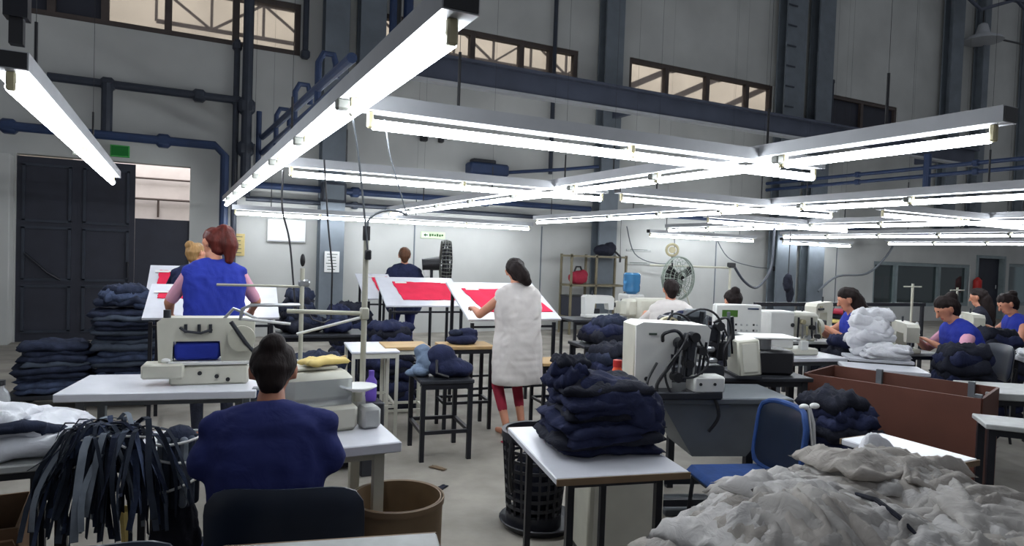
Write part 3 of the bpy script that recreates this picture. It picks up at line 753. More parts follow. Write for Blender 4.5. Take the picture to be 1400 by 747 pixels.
def cloth_heap(parent, mats, rx, ry, h, n, seed, bumps=(), p=4.0, amp=(.03, .05), size=(.4, .75), part='cloth_fold', res=22, base=0.0, thick=.007):
    """a heap of thrown cloth in the parent's frame: a hidden core and many rumpled pieces lying over it"""
    rnd = random.Random(seed)
    def H(x, y):
        r = math.hypot(x/rx, y/ry)
        z = h*max(0.0, 1-r**p)
        for (bx, by, bh, bs) in bumps: z += bh*math.exp(-((x-bx)**2+(y-by)**2)/(bs*bs))*max(0.0, min(1.0, 3*(1.05-r)))
        return base+max(.006, z*(1+.12*noise.noise(Vector((x*7+seed, y*7, seed)))))
    vs = []; fs = []; m = 20; k = 8
    for j in range(k+1):
        for i in range(m):
            a = 2*math.pi*i/m; q = j/k*.98; x = rx*q*math.cos(a); y = ry*q*math.sin(a); vs.append((x, y, max(base+.003, H(x, y)-.012)))
    for j in range(k):
        for i in range(m): fs.append((j*m+i, j*m+(i+1) % m, (j+1)*m+(i+1) % m, (j+1)*m+i))
    o = len(vs); vs += [(rx*.98*math.cos(2*math.pi*i/m), ry*.98*math.sin(2*math.pi*i/m), base+.001) for i in range(m)]
    for i in range(m): fs.append((k*m+i, k*m+(i+1) % m, o+(i+1) % m, o+i))
    fs.append(tuple(o+i for i in range(m))[::-1])
    MB().add(vs, fs).build('core', mats[0], parent)
    R = min(rx, ry)
    for i in range(n):
        a = rnd.uniform(0, 6.283); q = math.sqrt(rnd.random())*.78
        sx = R*rnd.uniform(*size); sy = sx*rnd.uniform(.6, .95)
        ob = sheet(part, parent, mats[i % len(mats)], H, rx*q*math.cos(a), ry*q*math.sin(a), rnd.uniform(0, 3.1), sx, sy, .004+.02*i/n, seed+i*3.3, amp=rnd.uniform(*amp), n=res, f=(rnd.uniform(2, 5), rnd.uniform(11, 20)), thick=thick, droop=.02)
        for v in ob.data.vertices:
            if v.co.z < base+thick: v.co.z = base+thick
    return H

def slab_pile(parent, mats, w, d, h, n, seed, part='folded_garment', amp=.022, taper=.25, drift=(0, 0), jit=.03, rotj=.25):
    """garments thrown on one another, each a soft crumpled layer"""
    rnd = random.Random(seed); z = 0.0; step = h/n
    for i in range(n):
        k = 1-taper*i/max(1, n-1); t = step*rnd.uniform(1.7, 2.3)
        me = cloth_slab(w*k*rnd.uniform(.9, 1.08), d*k*rnd.uniform(.88, 1.08), t, seed+i*2.9, amp)
        me.materials.append(MATS[mats[i % len(mats)]])
        share(part, me, parent, (drift[0]*i/n+rnd.uniform(-jit, jit), drift[1]*i/n+rnd.uniform(-jit, jit), z), (rnd.uniform(-.04, .04)*(i > 0), rnd.uniform(-.05, .05)*(i > 0), rnd.uniform(-rotj, rotj))); z += step

# ------------------------------------------------------------------ foreground right: garment heap on its table
V = Vector
table('work_table', 'white board table sticking out right of the big grey garment bundle', 'table', (2.93, 1.69, 0), 0, .31, .46, .75, inset=.05, edge='edge_brown')
table('work_table', 'low table hidden under the big grey garment bundle', 'table', (1.45, .45, 0), 0, 1.2, 1.05, .60, inset=.05)
def heapH(x, y):
    u = (x-1.96)/.84; v = (y-1.16)/.72
    r = math.sqrt(u*u+v*v)
    b = .235*max(0.0, 1-r**3.6)
    b += .07*math.exp(-(((x-2.26)/.22)**2+((y-1.52)/.22)**2)) - .12*math.exp(-(((x-2.62)/.24)**2+((y-1.45)/.35)**2)) + .03*math.exp(-(((x-1.6)/.2)**2+((y-1.35)/.2)**2)) - .04*math.exp(-(((x-1.93)/.12)**2+((y-1.3)/.4)**2))
    return .602+max(0.0, b)+.02*noise.noise(Vector((x*4.5, y*4.5, 0)))*min(1, max(0, b)*6)
heap = thing('garment_bundle', 'big rumpled bundle of grey-white garments in the lower right corner', 'garment bundle', (0, 0, 0))
random.seed(11)
# folded layers forming the body of the bundle
for i in range(34):
    px = random.uniform(1.62, 2.45); py = random.uniform(.8, 1.55)
    zt = heapH(px, py)-.03
    z = .604+max(0.0, zt-.65)*random.random()
    me = cloth_slab(random.uniform(.42, .58), random.uniform(.34, .48), random.uniform(.03, .05), i*3.7, .02)
    me.materials.append(MATS[random.choice(['grey_cloth', 'grey_cloth_warm', 'grey_cloth_pale'])])
    share('folded_garment', me, heap, (px, py, z), (random.uniform(-.05, .05), random.uniform(-.05, .05), random.uniform(0, 3.1)))
for i in range(46):
    a = random.uniform(0, 6.28); q = math.sqrt(random.random())*.80
    px = 1.96+.84*q*math.cos(a); py = 1.16+.72*q*math.sin(a)
    px = max(px, 1.56)
    sheet('garment', heap, ['grey_cloth', 'grey_cloth_warm', 'grey_cloth', 'grey_cloth_pale'][i % 4], heapH, px, py, random.uniform(0, 3.1), random.uniform(.14, .27), random.uniform(.11, .22), .006+.0011*i, i*5.3+1, amp=random.uniform(.04, .075), n=36, f=(random.uniform(1.5, 4), random.uniform(10, 17)), droop=.03)
for i in range(44):
    a = random.uniform(0, 6.28); q = math.sqrt(random.random())*.70
    px = max(1.5, 1.96+.84*q*math.cos(a)); py = 1.16+.72*q*math.sin(a); e_ = .05
    gx = (heapH(px+e_, py)-heapH(px-e_, py))/(2*e_); gy = (heapH(px, py+e_)-heapH(px, py-e_))/(2*e_)
    me = cloth_slab(random.uniform(.32, .52), random.uniform(.22, .38), random.uniform(.03, .05), 300+i*4.1, random.uniform(.018, .032), 26, 22)
    me.materials.append(MATS[['grey_cloth', 'grey_cloth_warm', 'grey_cloth_pale', 'grey_cloth'][i % 4]])
    o_ = share('garment', me, heap, (px, py, heapH(px, py)+.004+.016*random.random()))
    nz = V((-gx*.8, -gy*.8, 1)).normalized(); o_.rotation_mode = 'QUATERNION'; o_.rotation_quaternion = nz.to_track_quat('Z', 'Y') @ Matrix.Rotation(random.uniform(0, 6.28), 3, 'Z').to_quaternion()
sheet('garment', heap, 'white_cloth', heapH, 2.40, 1.60, .9, .13, .09, .13, 77.0, amp=.05, f=(4, 12))
MB().tube([(x_, y_, heapH(x_, y_)+o_) for x_, y_, o_ in ((1.72, 1.02, .07), (1.75, 1.1, .095), (1.8, 1.2, .105), (1.86, 1.3, .10), (1.9, 1.38, .07))], [.004, .007, .008, .007, .003], 6).build('tie_cord', 'dark_cloth', heap)
kn = MB()
for (a, b) in (((2.28, 1.46), (2.36, 1.5)), ((2.36, 1.5), (2.38, 1.58)), ((2.32, 1.5), (2.42, 1.48)), ((2.3, 1.48), (2.37, 1.46))):
    kn.capsule((a[0], a[1], heapH(*a)+.08), .011, (b[0], b[1], heapH(*b)+.1), .009)
kn.build('knotted_tie', 'navy_cloth', heap)

# blue chair behind the heap, facing left
def chair(label, loc, rot, seat='chair_blue', back='chair_blue', frame='black_metal', sw=.46, bh=.82, group='chairs', bw=.5, bhh=.34, back_lean=.12, piping=None, seat_z=.45):
    t = thing('work_chair', label, 'chair', loc, rot, group)      # faces +Y
    MB().box((0, .02, seat_z-.03), (sw, .44, .06), bev=.028).build('seat', seat, t)
    # curved backrest with rounded corners
    vs = []; n = 12; m = 8; fs = []
    for sgn in (-1, 1):
        for j in range(m+1):
            for i in range(n+1):
                a = 2*i/n-1; b = 2*j/m-1
                k = (1-.10*max(0, b)**4*abs(a)**2); x = a*bw/2*(1-.12*abs(b)**6); z = bh-bhh/2+b*bhh/2*(1-.16*abs(a)**6)
                y = -.22+.05*(a*a)-(z-.5)*back_lean + sgn*(.018*math.sqrt(max(0, 1-max(abs(a), abs(b))**8))+.004)
                vs.append((x, y, z))
    N = (n+1)*(m+1)
    for j in range(m):
        for i in range(n):
            q = j*(n+1)+i; fs.append((q, q+n+1, q+n+2, q+1)); fs.append((N+q, N+q+1, N+q+n+2, N+q+n+1))
    rim = [i for i in range(n+1)] + [j*(n+1)+n for j in range(1, m+1)] + [m*(n+1)+i for i in range(n-1, -1, -1)] + [j*(n+1) for j in range(m-1, 0, -1)]
    for a, b in zip(rim, rim[1:]+rim[:1]): fs.append((a, b, b+N, a+N))
    br = MB().add(vs, fs).build('backrest', back, t)
    if piping:
        pp = [(V(vs[i])+V(vs[i+N]))/2 for i in rim]; MB().tube(pp+pp[:2], .016, 8).build('piping', piping, br)
    for q in (-1, 1):
        MB().tube([(q*.2, .2, seat_z-.055), (q*.215, .23, 0)], .012).build('leg', frame, t)
        MB().tube([(q*.2, -.18, seat_z-.055), (q*.215, -.24, 0)], .012).build('leg', frame, t)
        MB().tube([(q*.18, -.16, seat_z-.055), (q*.18, -.235, seat_z+.02), (q*.18, -.27, bh-bhh*.6)], .012).build('back_post', frame, t)
    MB().tube([(-.2, .2, seat_z-.065), (.2, .2, seat_z-.065)], .011).tube([(-.2, -.18, seat_z-.065), (.2, -.18, seat_z-.065)], .011).build('seat_frame', frame, t)
    return t
ch = chair('blue upholstered chair behind the grey garment bundle', (2.75, 2.58, 0), 1.25, bw=.46, bh=.83, bhh=.38, back='chair_dark', piping='chair_blue')  # dark backrest has its shade painted in; seat and edge stay blue
cb = thing('earphone_cord', 'white cord with buds hung over the blue chair back', 'cord', (2.995, 2.40, .838))
MB().tube([(0, 0, .0), (-.02, -.03, -.06), (-.05, -.08, -.2), (-.08, -.13, -.33)], .006, 6).build('cord_strand', 'paper', cb)
MB().tube([(.02, .01, .0), (.02, -.02, -.08), (.02, -.03, -.2)], .012, 6).build('cord_loop', 'paper', cb)
for i, x in enumerate((-.03, .05)): MB().ell((x, 0, .01), (.03, .022, .016)).build('bud', 'paper', cb)

# ------------------------------------------------------------------ centre table with navy bundle
table('work_table', 'small white table carrying the navy garment bundle', 'table', (1.31, 2.15, 0), -.21, .565, .75, .75, edge='edge_brown', inset=.09, r=.014)
nv = thing('garment_bundle', 'folded navy garment bundle on the small white table', 'garment bundle', (1.70, 2.47, .75), -.2)
random.seed(5)
slab_pile(nv, ['navy_cloth', 'dark_cloth', 'navy_cloth', 'navy_cloth'], .50, .42, .27, 10, 41, amp=.024, taper=.22, drift=(.01, 0), jit=.018, rotj=.12)
lump('draped_jacket', [((.06, 0, .22), (.2, .17, .08)), ((.16, -.02, .17), (.13, .17, .10)), ((-.02, .02, .26), (.14, .12, .06)), ((.22, 0, .10), (.07, .15, .09))], 'navy_cloth', nv, .010, .024, (8, 8, 6), 2.2, smooth=2, floor=.012)
slab = thing_part = cloth_slab(.2, .17, .07, 8.8, .03); slab.materials.append(MATS['navy_cloth']); share('sleeve_roll', slab, nv, (-.13, .02, .26), (0, .05, .3))
slab = cloth_slab(.17, .14, .06, 4.1, .025); slab.materials.append(MATS['navy_cloth']); share('sleeve_roll', slab, nv, (-.13, .03, .305), (0, -.06, -.2))
slab = cloth_slab(.16, .11, .045, 6.3, .018); slab.materials.append(MATS['dark_cloth']); share('collar', slab, nv, (-.12, .03, .35), (0, .04, .1))

# perforated plastic basket beside the table
bk = thing('plastic_basket', 'black perforated plastic basket with a strap beside the white table', 'basket', (1.92, 3.40, 0), .3)
def basket_side(r0, r1, h, cols, rows):
    g = MB()
    for j in range(rows+1):
        z = .08+(h-.12)*j/rows; r = r0+(r1-r0)*z/h
        g.lathe([(r, z-.009), (r+.008, z-.009), (r+.008, z+.009), (r, z+.009)], 24, close=True)
    for k in range(cols):
        a = 2*math.pi*k/cols
        g.tube([((r0+.004)*math.cos(a), (r0+.004)*math.sin(a), .06), ((r1+.004)*math.cos(a), (r1+.004)*math.sin(a), h-.02)], .0095, 4)
    return g
basket_side(.15, .19, .56, 20, 8).build('lattice', 'black_plastic', bk, smooth=False)
MB().lathe([(.14, .0), (.165, .0), (.165, .09), (.14, .09)], 28, close=True).build('base_band', 'black_plastic', bk)
MB().cyl((0, 0, 0), (0, 0, .015), .15, n=28).build('base_disc', 'black_plastic', bk)
MB().lathe([(.18, .53), (.205, .53), (.205, .57), (.18, .57)], 28, close=True).build('rim', 'black_plastic', bk)
MB().tube([(-.2, 0, .55), (-.23, -.02, .45), (-.225, -.02, .33), (-.19, 0, .24)], .012, 6).build('strap', 'black', bk)
lump('dark_scraps', [((0, 0, .25), (.13, .13, .2)), ((.06, -.05, .38), (.1, .09, .1))], 'dark_cloth', bk, .02, .02, seed=4)
MB().lathe([(.2, 0), (.24, .045), (.235, .05), (.19, .012)], 28, c=(.03, -.02, 0)).build('base_dish', 'black_plastic', bk)

# ------------------------------------------------------------------ seated woman in front, her chair, drum, near table
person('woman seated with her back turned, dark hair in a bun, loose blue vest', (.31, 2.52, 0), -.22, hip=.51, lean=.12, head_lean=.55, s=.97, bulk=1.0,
       hands=(V((-.06, .33, .86)), V((.06, .33, .86))), feet=(V((-.13, .42, .07)), V((.13, .45, .07))), hair='hair_dark', hair_style='bun', vest='blue_vest_shaded', vest_sleeve=1.0, elbow=.15, skin='skin_dark', sleeve=.2, vest_len=.05)
chair('dark chair in which the front woman sits', (.415, 2.57, 0), -.3, seat='chair_dark', back='chair_dark', bw=.54, bh=.775, bhh=.36, seat_z=.385)
chair('dark chair back at the lower left corner', (-.17, 2.27, 0), -.25, seat='chair_dark', back='chair_dark', bw=.52, bh=.80, bhh=.34)
dm = thing('waste_drum', 'open brown cardboard drum right of the front chair', 'drum', (.905, 2.85, 0))
MB().lathe([(.19, 0), (.2, .0), (.205, .5), (.193, .5), (.188, .02)], 36, close=True).build('drum_wall', 'drum_brown', dm)
MB().lathe([(.2, .475), (.212, .475), (.212, .5), (.2, .5)], 36, close=True).build('rim_hoop', 'edge_brown', dm)
MB().cyl((0, 0, .01), (0, 0, .025), .188, n=36).build('drum_bottom', 'edge_brown', dm)
table('work_table', 'worn pale table edge at the bottom centre', 'table', (-.02, 1.34, 0), -.23, .60, .68, .75, top='grey_top', inset=.05, edge='edge_brown')

# her machine table with pole and the machine beyond
table('sewing_table', 'pale sewing table beside the front woman, pole at its back corner', 'table', (.18, 2.72, 0), 0, .70, .58, .78, th=.045, top='white_top', legs='cream_tube', inset=.08, r=.022)
def thread_cone(parent, p, m='paper', s=1.0):
    return MB().lathe([(.034*s, 0), (.03*s, .01*s), (.014*s, .12*s), (.006*s, .13*s)], 14, c=p).build('thread_cone', m, parent)
ov = thing('overlock_machine', 'overlock machine with clear guard in front of the seated woman', 'sewing machine', (.56, 3.06, .78), .1)
MB().box((0, 0, .06), (.36, .24, .12), bev=.02).build('machine_bed', 'machine_cream', ov)
MB().box((.04, .05, .18), (.3, .14, .14), bev=.03).build('machine_head', 'machine_cream', ov)
MB().box((.0, -.1, .17), (.3, .006, .13)).build('guard', 'clear_plastic', ov, smooth=False)
MB().cyl((.2, .02, .1), (.24, .02, .1), .06, n=20).build('handwheel', 'machine_white', ov)
MB().box((.24, -.08, .05), (.09, .1, .1), bev=.015).build('motor_box', 'grey_top', ov)
MB().box((-.05, .12, .262), (.36, .16, .014), bev=.004).build('tray_plate', 'cream_metal', ov)
ss = thing('cloth_scrap', 'tan cut fabric piece lying on the overlock machine', 'fabric', (.63, 3.16, 1.052), .4)
me = cloth_slab(.22, .12, .03, 3.3, .008); me.materials.append(MATS['yellow']); share('fabric_piece', me, ss)
MB().cyl((.06, -.03, .026), (.10, -.03, .032), .006).build('fold_edge', 'wood', ss)
pl = thing('plate', 'white round dish on the corner of the overlock machine', 'dish', (.76, 3.02, .95))
MB().lathe([(.05, 0), (.085, .018), (.083, .022), (.048, .006)], 24).build('dish_body', 'paper', pl); MB().cyl((0, 0, -.05), (0, 0, 0.003), .02).build('dish_stem', 'cream_tube', pl)
# pole with gooseneck
ps = thing('pole_stand', 'tall pale pole with a bent gooseneck lead on the sewing table', 'pole', (.835, 3.24, .78))
MB().cyl((0, 0, 0), (0, 0, .02), .04).build('foot_flange', 'cream_tube', ps)
MB().cyl((0, 0, .0), (.0, 0, .88), .014).build('lower_pole', 'cream_tube', ps)
MB().tube([(0, 0, .86), (0, 0, .93)], .019).build('joint', 'black', ps)
arc = [(0, 0, .9)] + [(.13*(1-math.cos(a))*.95, 0, .93+.085*math.sin(a)) for a in [i*math.pi*.72/8 for i in range(1, 9)]]
MB().tube(arc, .006, 8).build('gooseneck', 'grey_metal', ps)
MB().tube([(arc[-1][0], 0, arc[-1][2]), (arc[-1][0]-.02, 0, arc[-1][2]+.06), (arc[-1][0]-.1, 0, arc[-1][2]+.3), (arc[-1][0]-.13, 0, 1.46)], .0035, 6).build('supply_cable', 'grey_metal', ps)
MB().tube([(0, 0, .5), (-.34, .16, .5)], .011).build('cross_bar', 'cream_tube', ps)
MB().box((0, 0, .5), (.04, .04, .06), bev=.006).build('clamp', 'cream_tube', ps)
MB().tube([(-.02, 0, .48), (-.31, .05, .40)], .007).build('stay_rod', 'paper', ps)

# thread stand on the machine table behind
ts = thing('thread_stand', 'thread stand pole with guide arms behind the front woman', 'thread stand', (.62, 3.75, 0))
MB().cyl((0, 0, 0), (0, 0, 1.48), .012).build('pole', 'cream_tube', ts)
MB().lathe([(.12, 0), (.12, .015), (.02, .03)], 18).build('pole_foot', 'cream_tube', ts)
TSZ = .78
MB().cyl((0, 0, .05), (0, 0, .2), .02).build('sleeve', 'paper', ts).location.z = TSZ
MB().ell((.0, 0, .745), (.014, .014, .035)).build('tip', 'black', ts).location.z = TSZ
MB().box((.01, 0, .62), (.06, .03, .04), bev=.008).build('clamp', 'steel', ts).location.z = TSZ
MB().tube([(0, 0, .6), (-.42, .12, .60)], .007).build('guide_arm', 'cream_tube', ts).location.z = TSZ
MB().tube([(0, 0, .5), (-.26, .0, .5), (-.3, .0, .48), (-.31, 0, .42)], .009).build('bent_arm', 'steel', ts).location.z = TSZ
MB().tube([(-.31, 0, .43), (-.14, -.02, .41), (-.06, -.03, .40)], .008).build('finger_arm', 'paper', ts).location.z = TSZ
MB().tube([(.01, 0, .5), (.06, 0, .42), (.12, 0, .4), (.16, 0, .42), (.16, 0, .7), (.13, 0, .95), (.10, 0, 1.3)], .005, 6).build('lead', 'black', ts).location.z = TSZ

# ------------------------------------------------------------------ left: long machine table, machine, strips, plastic bag
table('sewing_table', 'long white sewing table left of the front woman', 'table', (-.56, 4.16, 0), -.2, 1.0, .56, .78, th=.045, legs='grey_metal', inset=.1, r=.02)
fm = thing('feed_off_machine', 'cream flatbed sewing machine with blue cloth on the long white table', 'sewing machine', (.17, 4.30, .78), -.12)
MB().box((.03, 0, .055), (.42, .2, .11), bev=.012).build('base', 'machine_cream', fm)
for i, x in enumerate((-.02, .07, .13)): MB().cyl((x, -.101, .07-.02*i), (x, -.108, .07-.02*i), .012, n=12).build('base_knob', 'black', fm)
MB().box((-.21, -.05, .085), (.22, .14, .085), bev=.012).build('front_bed', 'machine_cream', fm)
MB().ell((-.2, -.05, .14), (.035, .03, .022)).build('oil_cap', 'paper', fm)
MB().box((.03, 0, .125), (.44, .21, .018), bev=.004).build('bed_plate', 'machine_white', fm)
MB().prism([(-.24, .13), (-.17, .13), (-.165, .25), (.08, .25), (.09, .13), (.26, .13), (.27, .36), (.24, .385), (-.22, .385), (-.25, .36)], -.07, .07).build('arm', 'machine_cream', fm)
MB().box((-.04, -.02, .19), (.24, .1, .10), bev=.015).build('blue_cloth', 'blue_vest', fm)
MB().cyl((.2, -.09, .27), (.2, -.13, .27), .075, n=22).build('handwheel', 'cream_tube', fm)
MB().tube([(.14, -.13, .37), (.22, -.13, .25), (.27, -.12, .19)], .012).build('belt_guard', 'dark_metal', fm)
MB().tube([(-.13, -.075, .33), (-.1, -.09, .31), (-.02, -.09, .30), (.04, -.08, .32)], .008).build('thread_rail', 'dark_metal', fm)
for x in (-.1, -.03, .03): MB().cyl((x, -.08, .3), (x, -.08, .35), .009).build('tension_post', 'dark_metal', fm)
MB().cyl((-.2, -.05, .37), (-.2, -.05, .43), .02).build('thread_spool', 'dark_metal', fm)
MB().tube([(.1, -.06, .38), (.15, -.06, .44), (.2, -.06, .42), (.28, -.07, .38)], .009).build('thread_guide', 'steel', fm)
MB().box((-.2, -.02, .17), (.07, .06, .1), bev=.01).build('needle_head', 'dark_metal', fm)
MB().cyl((-.2, -.02, .1), (-.2, -.02, .14), .005).build('needle', 'steel', fm)
sb = thing('switch_box', 'dark teal switch box at the end of the long white table', 'box', (.46, 4.02, .78), -.2)
MB().box((0, 0, .0-.04), (.12, .07, .09), bev=.01).build('case', 'grey_metal', sb); MB().box((0, -.037, -.03), (.08, .006, .05)).build('face', 'pipe_blue', sb, smooth=False)

# strip bundle on a small table
table('work_table', 'small pale table below the hanging dark strips', 'table', (-.52, 3.18, 0), -.12, .46, .42, .70, inset=.05, r=.014, top='white_top')
st = thing('strip_bundle', 'bundle of dark denim strips tied in white and hanging over the small table', 'fabric bundle', (-.2, 3.12, .70))
random.seed(21)
for i in range(130):
    a = math.radians(random.uniform(190, 350)); out = random.uniform(.06, .30); drop = random.uniform(.08, .30)
    if i > 104: a = math.radians(random.uniform(150, 210)); drop = random.uniform(0.0, .1); out = random.uniform(.15, .28)
    w = random.uniform(.006, .014); z0 = random.uniform(.03, .16); tw = random.uniform(-1.2, 1.2)
    sx = random.uniform(-.10, .10); sy = random.uniform(-.04, .05)
    P0 = V((sx, sy+.1, z0-.02)); P1 = V((sx*.9, sy, z0)); dx, dy = math.cos(a), math.sin(a)*.55
    P2 = P1+V((dx*out*.45, dy*out*.5-.03, .02)); P3 = P1+V((dx*out*.8, dy*out*.8-.05, -.06-drop*.35)); P4 = P1+V((dx*out*.95, dy*out*.85-.06, -.1-drop*.95))
    side = V((-dy, dx, 0)).normalized() if abs(dx)+abs(dy) > 0 else V((1, 0, 0))
    side = (side*.6+V((.8, 0, 0))).normalized()
    vs = []; fs = []; raw = [P0, P1, P2, P3, P4]; raw = [raw[0]] + [p+V((random.uniform(-.018, .018), random.uniform(-.012, .012), random.uniform(-.01, .01))) for p in raw[1:]]; pts = []
    for q in range(4):
        a0, a1, a2, a3 = raw[max(q-1, 0)], raw[q], raw[q+1], raw[min(q+2, 4)]
        for k in range(3):
            u_ = k/3; pts.append(.5*((2*a1)+(a2-a0)*u_+(2*a0-5*a1+4*a2-a3)*u_*u_+(3*a1-a0-3*a2+a3)*u_**3))
    pts.append(raw[-1])
    for k, p in enumerate(pts):
        nrm = V((0, -.6, .5)).normalized()*.003
        sd_ = Matrix.Rotation(tw*(k-3)*.17, 3, 'Z') @ side
        vs += [p-sd_*w-nrm, p+sd_*w-nrm, p+sd_*w+nrm, p-sd_*w+nrm]
    nn = len(pts)-1
    for k in range(nn):
        for q in range(4): fs.append((k*4+q, k*4+(q+1) % 4, k*4+4+(q+1) % 4, k*4+4+q))
    fs += [(3, 2, 1, 0), (nn*4, nn*4+1, nn*4+2, nn*4+3)]
    MB().add(vs, fs).build('strip', random.choice(['strip_dark', 'strip_dark', 'strip_dark', 'strip_mid', 'denim_dark', 'strip_light', 'denim']), st)
MB().tube([(-.13, -.075, .11), (-.05, -.10, .13), (.06, -.10, .12), (.13, -.07, .10)], .005, 6).build('white_tie', 'paper', st)
MB().tube([(-.0, -.10, .13), (.01, -.115, .10), (.04, -.12, .08)], .005, 6).build('tie_end', 'paper', st)
rb = thing('strip_roll', 'dark strip roll bound with white tapes beside the hanging strips', 'fabric roll', (.03, 3.14, .52))
MB().capsule((0, 0, .0), .07, (0, .03, .22), .075, 16).build('roll', 'denim_dark', rb)
for k in range(6):
    a = math.radians(200+28*k); MB().capsule((.068*math.cos(a), .068*math.sin(a), -.02), .016, (.07*math.cos(a), .07*math.sin(a)+.03, .24), .018, 8).build('strip_fold', ['strip_light', 'strip_mid', 'strip_dark'][k % 3], rb)
for z, tl in ((.06, .35), (.16, -.1), (.24, .15)):
    MB().tube([(.095*math.cos(q), .095*math.sin(q)+.02*z/.2, z+tl*.09*math.cos(q)) for q in [i*math.pi/8 for i in range(17)]], .006, 6).build('white_tape', 'paper', rb)
lump('hanging_scraps', [((.0, 0, -.12), (.07, .06, .13)), ((-.05, .0, -.2), (.06, .05, .12)), ((.05, .02, -.25), (.05, .05, .12))], 'dark_cloth', rb, .015, .02, (14, 14, 5), 9)
cr = thing('roll_crate', 'dark crate holding up the taped strip roll', 'crate', (.09, 3.3, 0))
for k, z in enumerate((.06, .17)): MB().box((0, 0, z), (.36, .28, .07), bev=.006).build('slat_frame', 'dark_metal', cr)
for x in (-.16, .16):
    for y in (-.12, .12): MB().box((x, y, .125), (.03, .03, .25)).build('corner_post', 'dark_metal', cr, smooth=False)

# plastic bag on the left table, bottle, box below
table('work_table', 'left edge table with the white plastic bag on it', 'table', (-1.35, 3.12, 0), -.02, .93, .66, .72, inset=.06, r=.013, top='grey_top')
pbg = thing('plastic_bag', 'translucent white plastic bag of garments at the left edge', 'bag', (-.72, 3.36, .72))
slab_pile(pbg, ['bag_plastic'], .84, .46, .15, 4, 6, part='bag_film', amp=.035, taper=.35, drift=(-.1, 0), rotj=.15)
lump('dark_contents', [((.12, -.17, .13), (.16, .05, .022)), ((.24, -.12, .10), (.1, .04, .02))], 'denim_dark', pbg, .012, .01, seed=2)
MB().tube([(.28, -.1, .03), (.32, -.16, -.02), (.3, -.19, -.08)], [.03, .02, .008], 8).build('bag_tail', 'bag_plastic', pbg)
bo = thing('water_bottle', 'clear plastic bottle with dark cap behind the plastic bag', 'bottle', (-.70, 3.74, .72))
MB().lathe([(.036, 0), (.038, .02), (.036, .1), (.038, .13), (.03, .165), (.016, .185), (.016, .2)], 20).build('bottle_body', 'clear_plastic', bo)
MB().cyl((0, 0, .198), (0, 0, .222), .019).build('cap', 'black', bo); MB().lathe([(.0385, .05), (.0385, .1)], 20).build('wrap_label', 'paper', bo)
tab_s = thing('red_jar', 'small brown jar beside the clear bottle', 'jar', (-.80, 3.72, .72)); MB().lathe([(.03, 0), (.034, .05), (.028, .09)], 16).build('jar_body', 'maroon', tab_s); MB().cyl((0, 0, .088), (0, 0, .105), .03).build('lid', 'black', tab_s)
bxl = thing('cardboard_box', 'open cardboard box under the left edge table', 'box', (-.86, 3.42, 0), .05)
for (c, s_) in (((0, -.22, .22), (.62, .012, .44)), ((0, .22, .22), (.62, .012, .44)), ((-.305, 0, .22), (.012, .43, .44)), ((.305, 0, .22), (.012, .43, .44)), ((0, 0, .01), (.6, .43, .012))):
    MB().box(c, s_).build('box_panel', 'cardboard', bxl, smooth=False)
MB().box((0, -.3, .40), (.62, .16, .008), tilt=(-.6, 0)).build('box_flap', 'cardboard', bxl, smooth=False)
lump('scraps', [((-.05, 0, .3), (.22, .17, .12)), ((.1, -.05, .36), (.12, .1, .08))], 'denim_light', bxl, .02, .02, seed=8)
ys = thing('yellow_strap', 'yellow strap hanging below the dark strips', 'strap', (-.18, 3.3, .16))
MB().tube([(0, 0, .26), (.01, 0, .12), (-.01, 0, 0)], .018, 6).build('strap_band', 'yellow', ys); MB().box((0, 0, .27), (.05, .02, .03), bev=.004).build('buckle', 'yellow', ys)

# denim stacks on a low platform, farther back left
pf = thing('platform_truck', 'low dark platform under the denim stacks', 'platform', (-.72, 7.55, 0), -.05)
MB().box((0, 0, .14), (1.25, .62, .04), bev=.008).build('deck', 'dark_metal', pf)
for x in (-.52, .52):
    for y in (-.22, .22): MB().cyl((x, y-.02, .06), (x, y+.02, .06), .06).build('wheel', 'black', pf); 
for x in (-.52, .52):
    for y in (-.22, .22): MB().box((x, y, .115), (.06, .07, .03)).build('wheel_fork', 'dark_metal', pf, smooth=False)
random.seed(31)
dn = [0]
def denim_stack(x, y, n, z, w, d, label, group, mats):
    for i in range(n):
        th = random.uniform(.05, .07)
        me = cloth_slab(w+random.uniform(-.05, .05), d+random.uniform(-.04, .04), th*1.25, 100+dn[0]*1.9, .02); dn[0] += 1
        me.materials.append(MATS[random.choice(mats)])
        o = bpy.data.objects.new('folded_jeans', me); C.objects.link(o); o.location = (x+random.uniform(-.025, .025), y+random.uniform(-.03, .03), z); o.rotation_euler = (0, 0, random.uniform(-.14, .14))
        tag(o, label % ['first', 'second', 'third', 'fourth', 'fifth', 'sixth', 'seventh', 'eighth', 'ninth', 'tenth', 'eleventh', 'twelfth', 'thirteenth', 'fourteenth', 'fifteenth'][i], 'jeans', group); z += th*.82
    return z
denim_stack(-.98, 7.5, 9, .16, .58, .44, 'folded jeans, %s from the bottom of the lower left denim stack', 'jeans in the lower left stack', ['denim', 'denim_dark', 'denim_dark', 'strip_mid'])
denim_stack(-.42, 7.5, 15, .16, .54, .44, 'folded jeans, %s from the bottom of the taller denim stack', 'jeans in the taller stack', ['denim', 'denim_dark', 'denim_dark', 'strip_mid'])
dk = thing('denim_heap', 'loose dark denim heap thrown on top of the taller stack', 'jeans', (-.42, 7.5, .96)); 
slab_pile(dk, ['denim_dark', 'denim', 'denim_dark'], .52, .42, .14, 3, 91, part='crumpled_jeans', amp=.035, taper=.3, rotj=.5)
lump('hanging_leg', [((.15, -.1, .02), (.1, .09, .05)), ((.24, -.14, -.04), (.06, .06, .07))], 'denim', dk, .015, .014, seed=6)

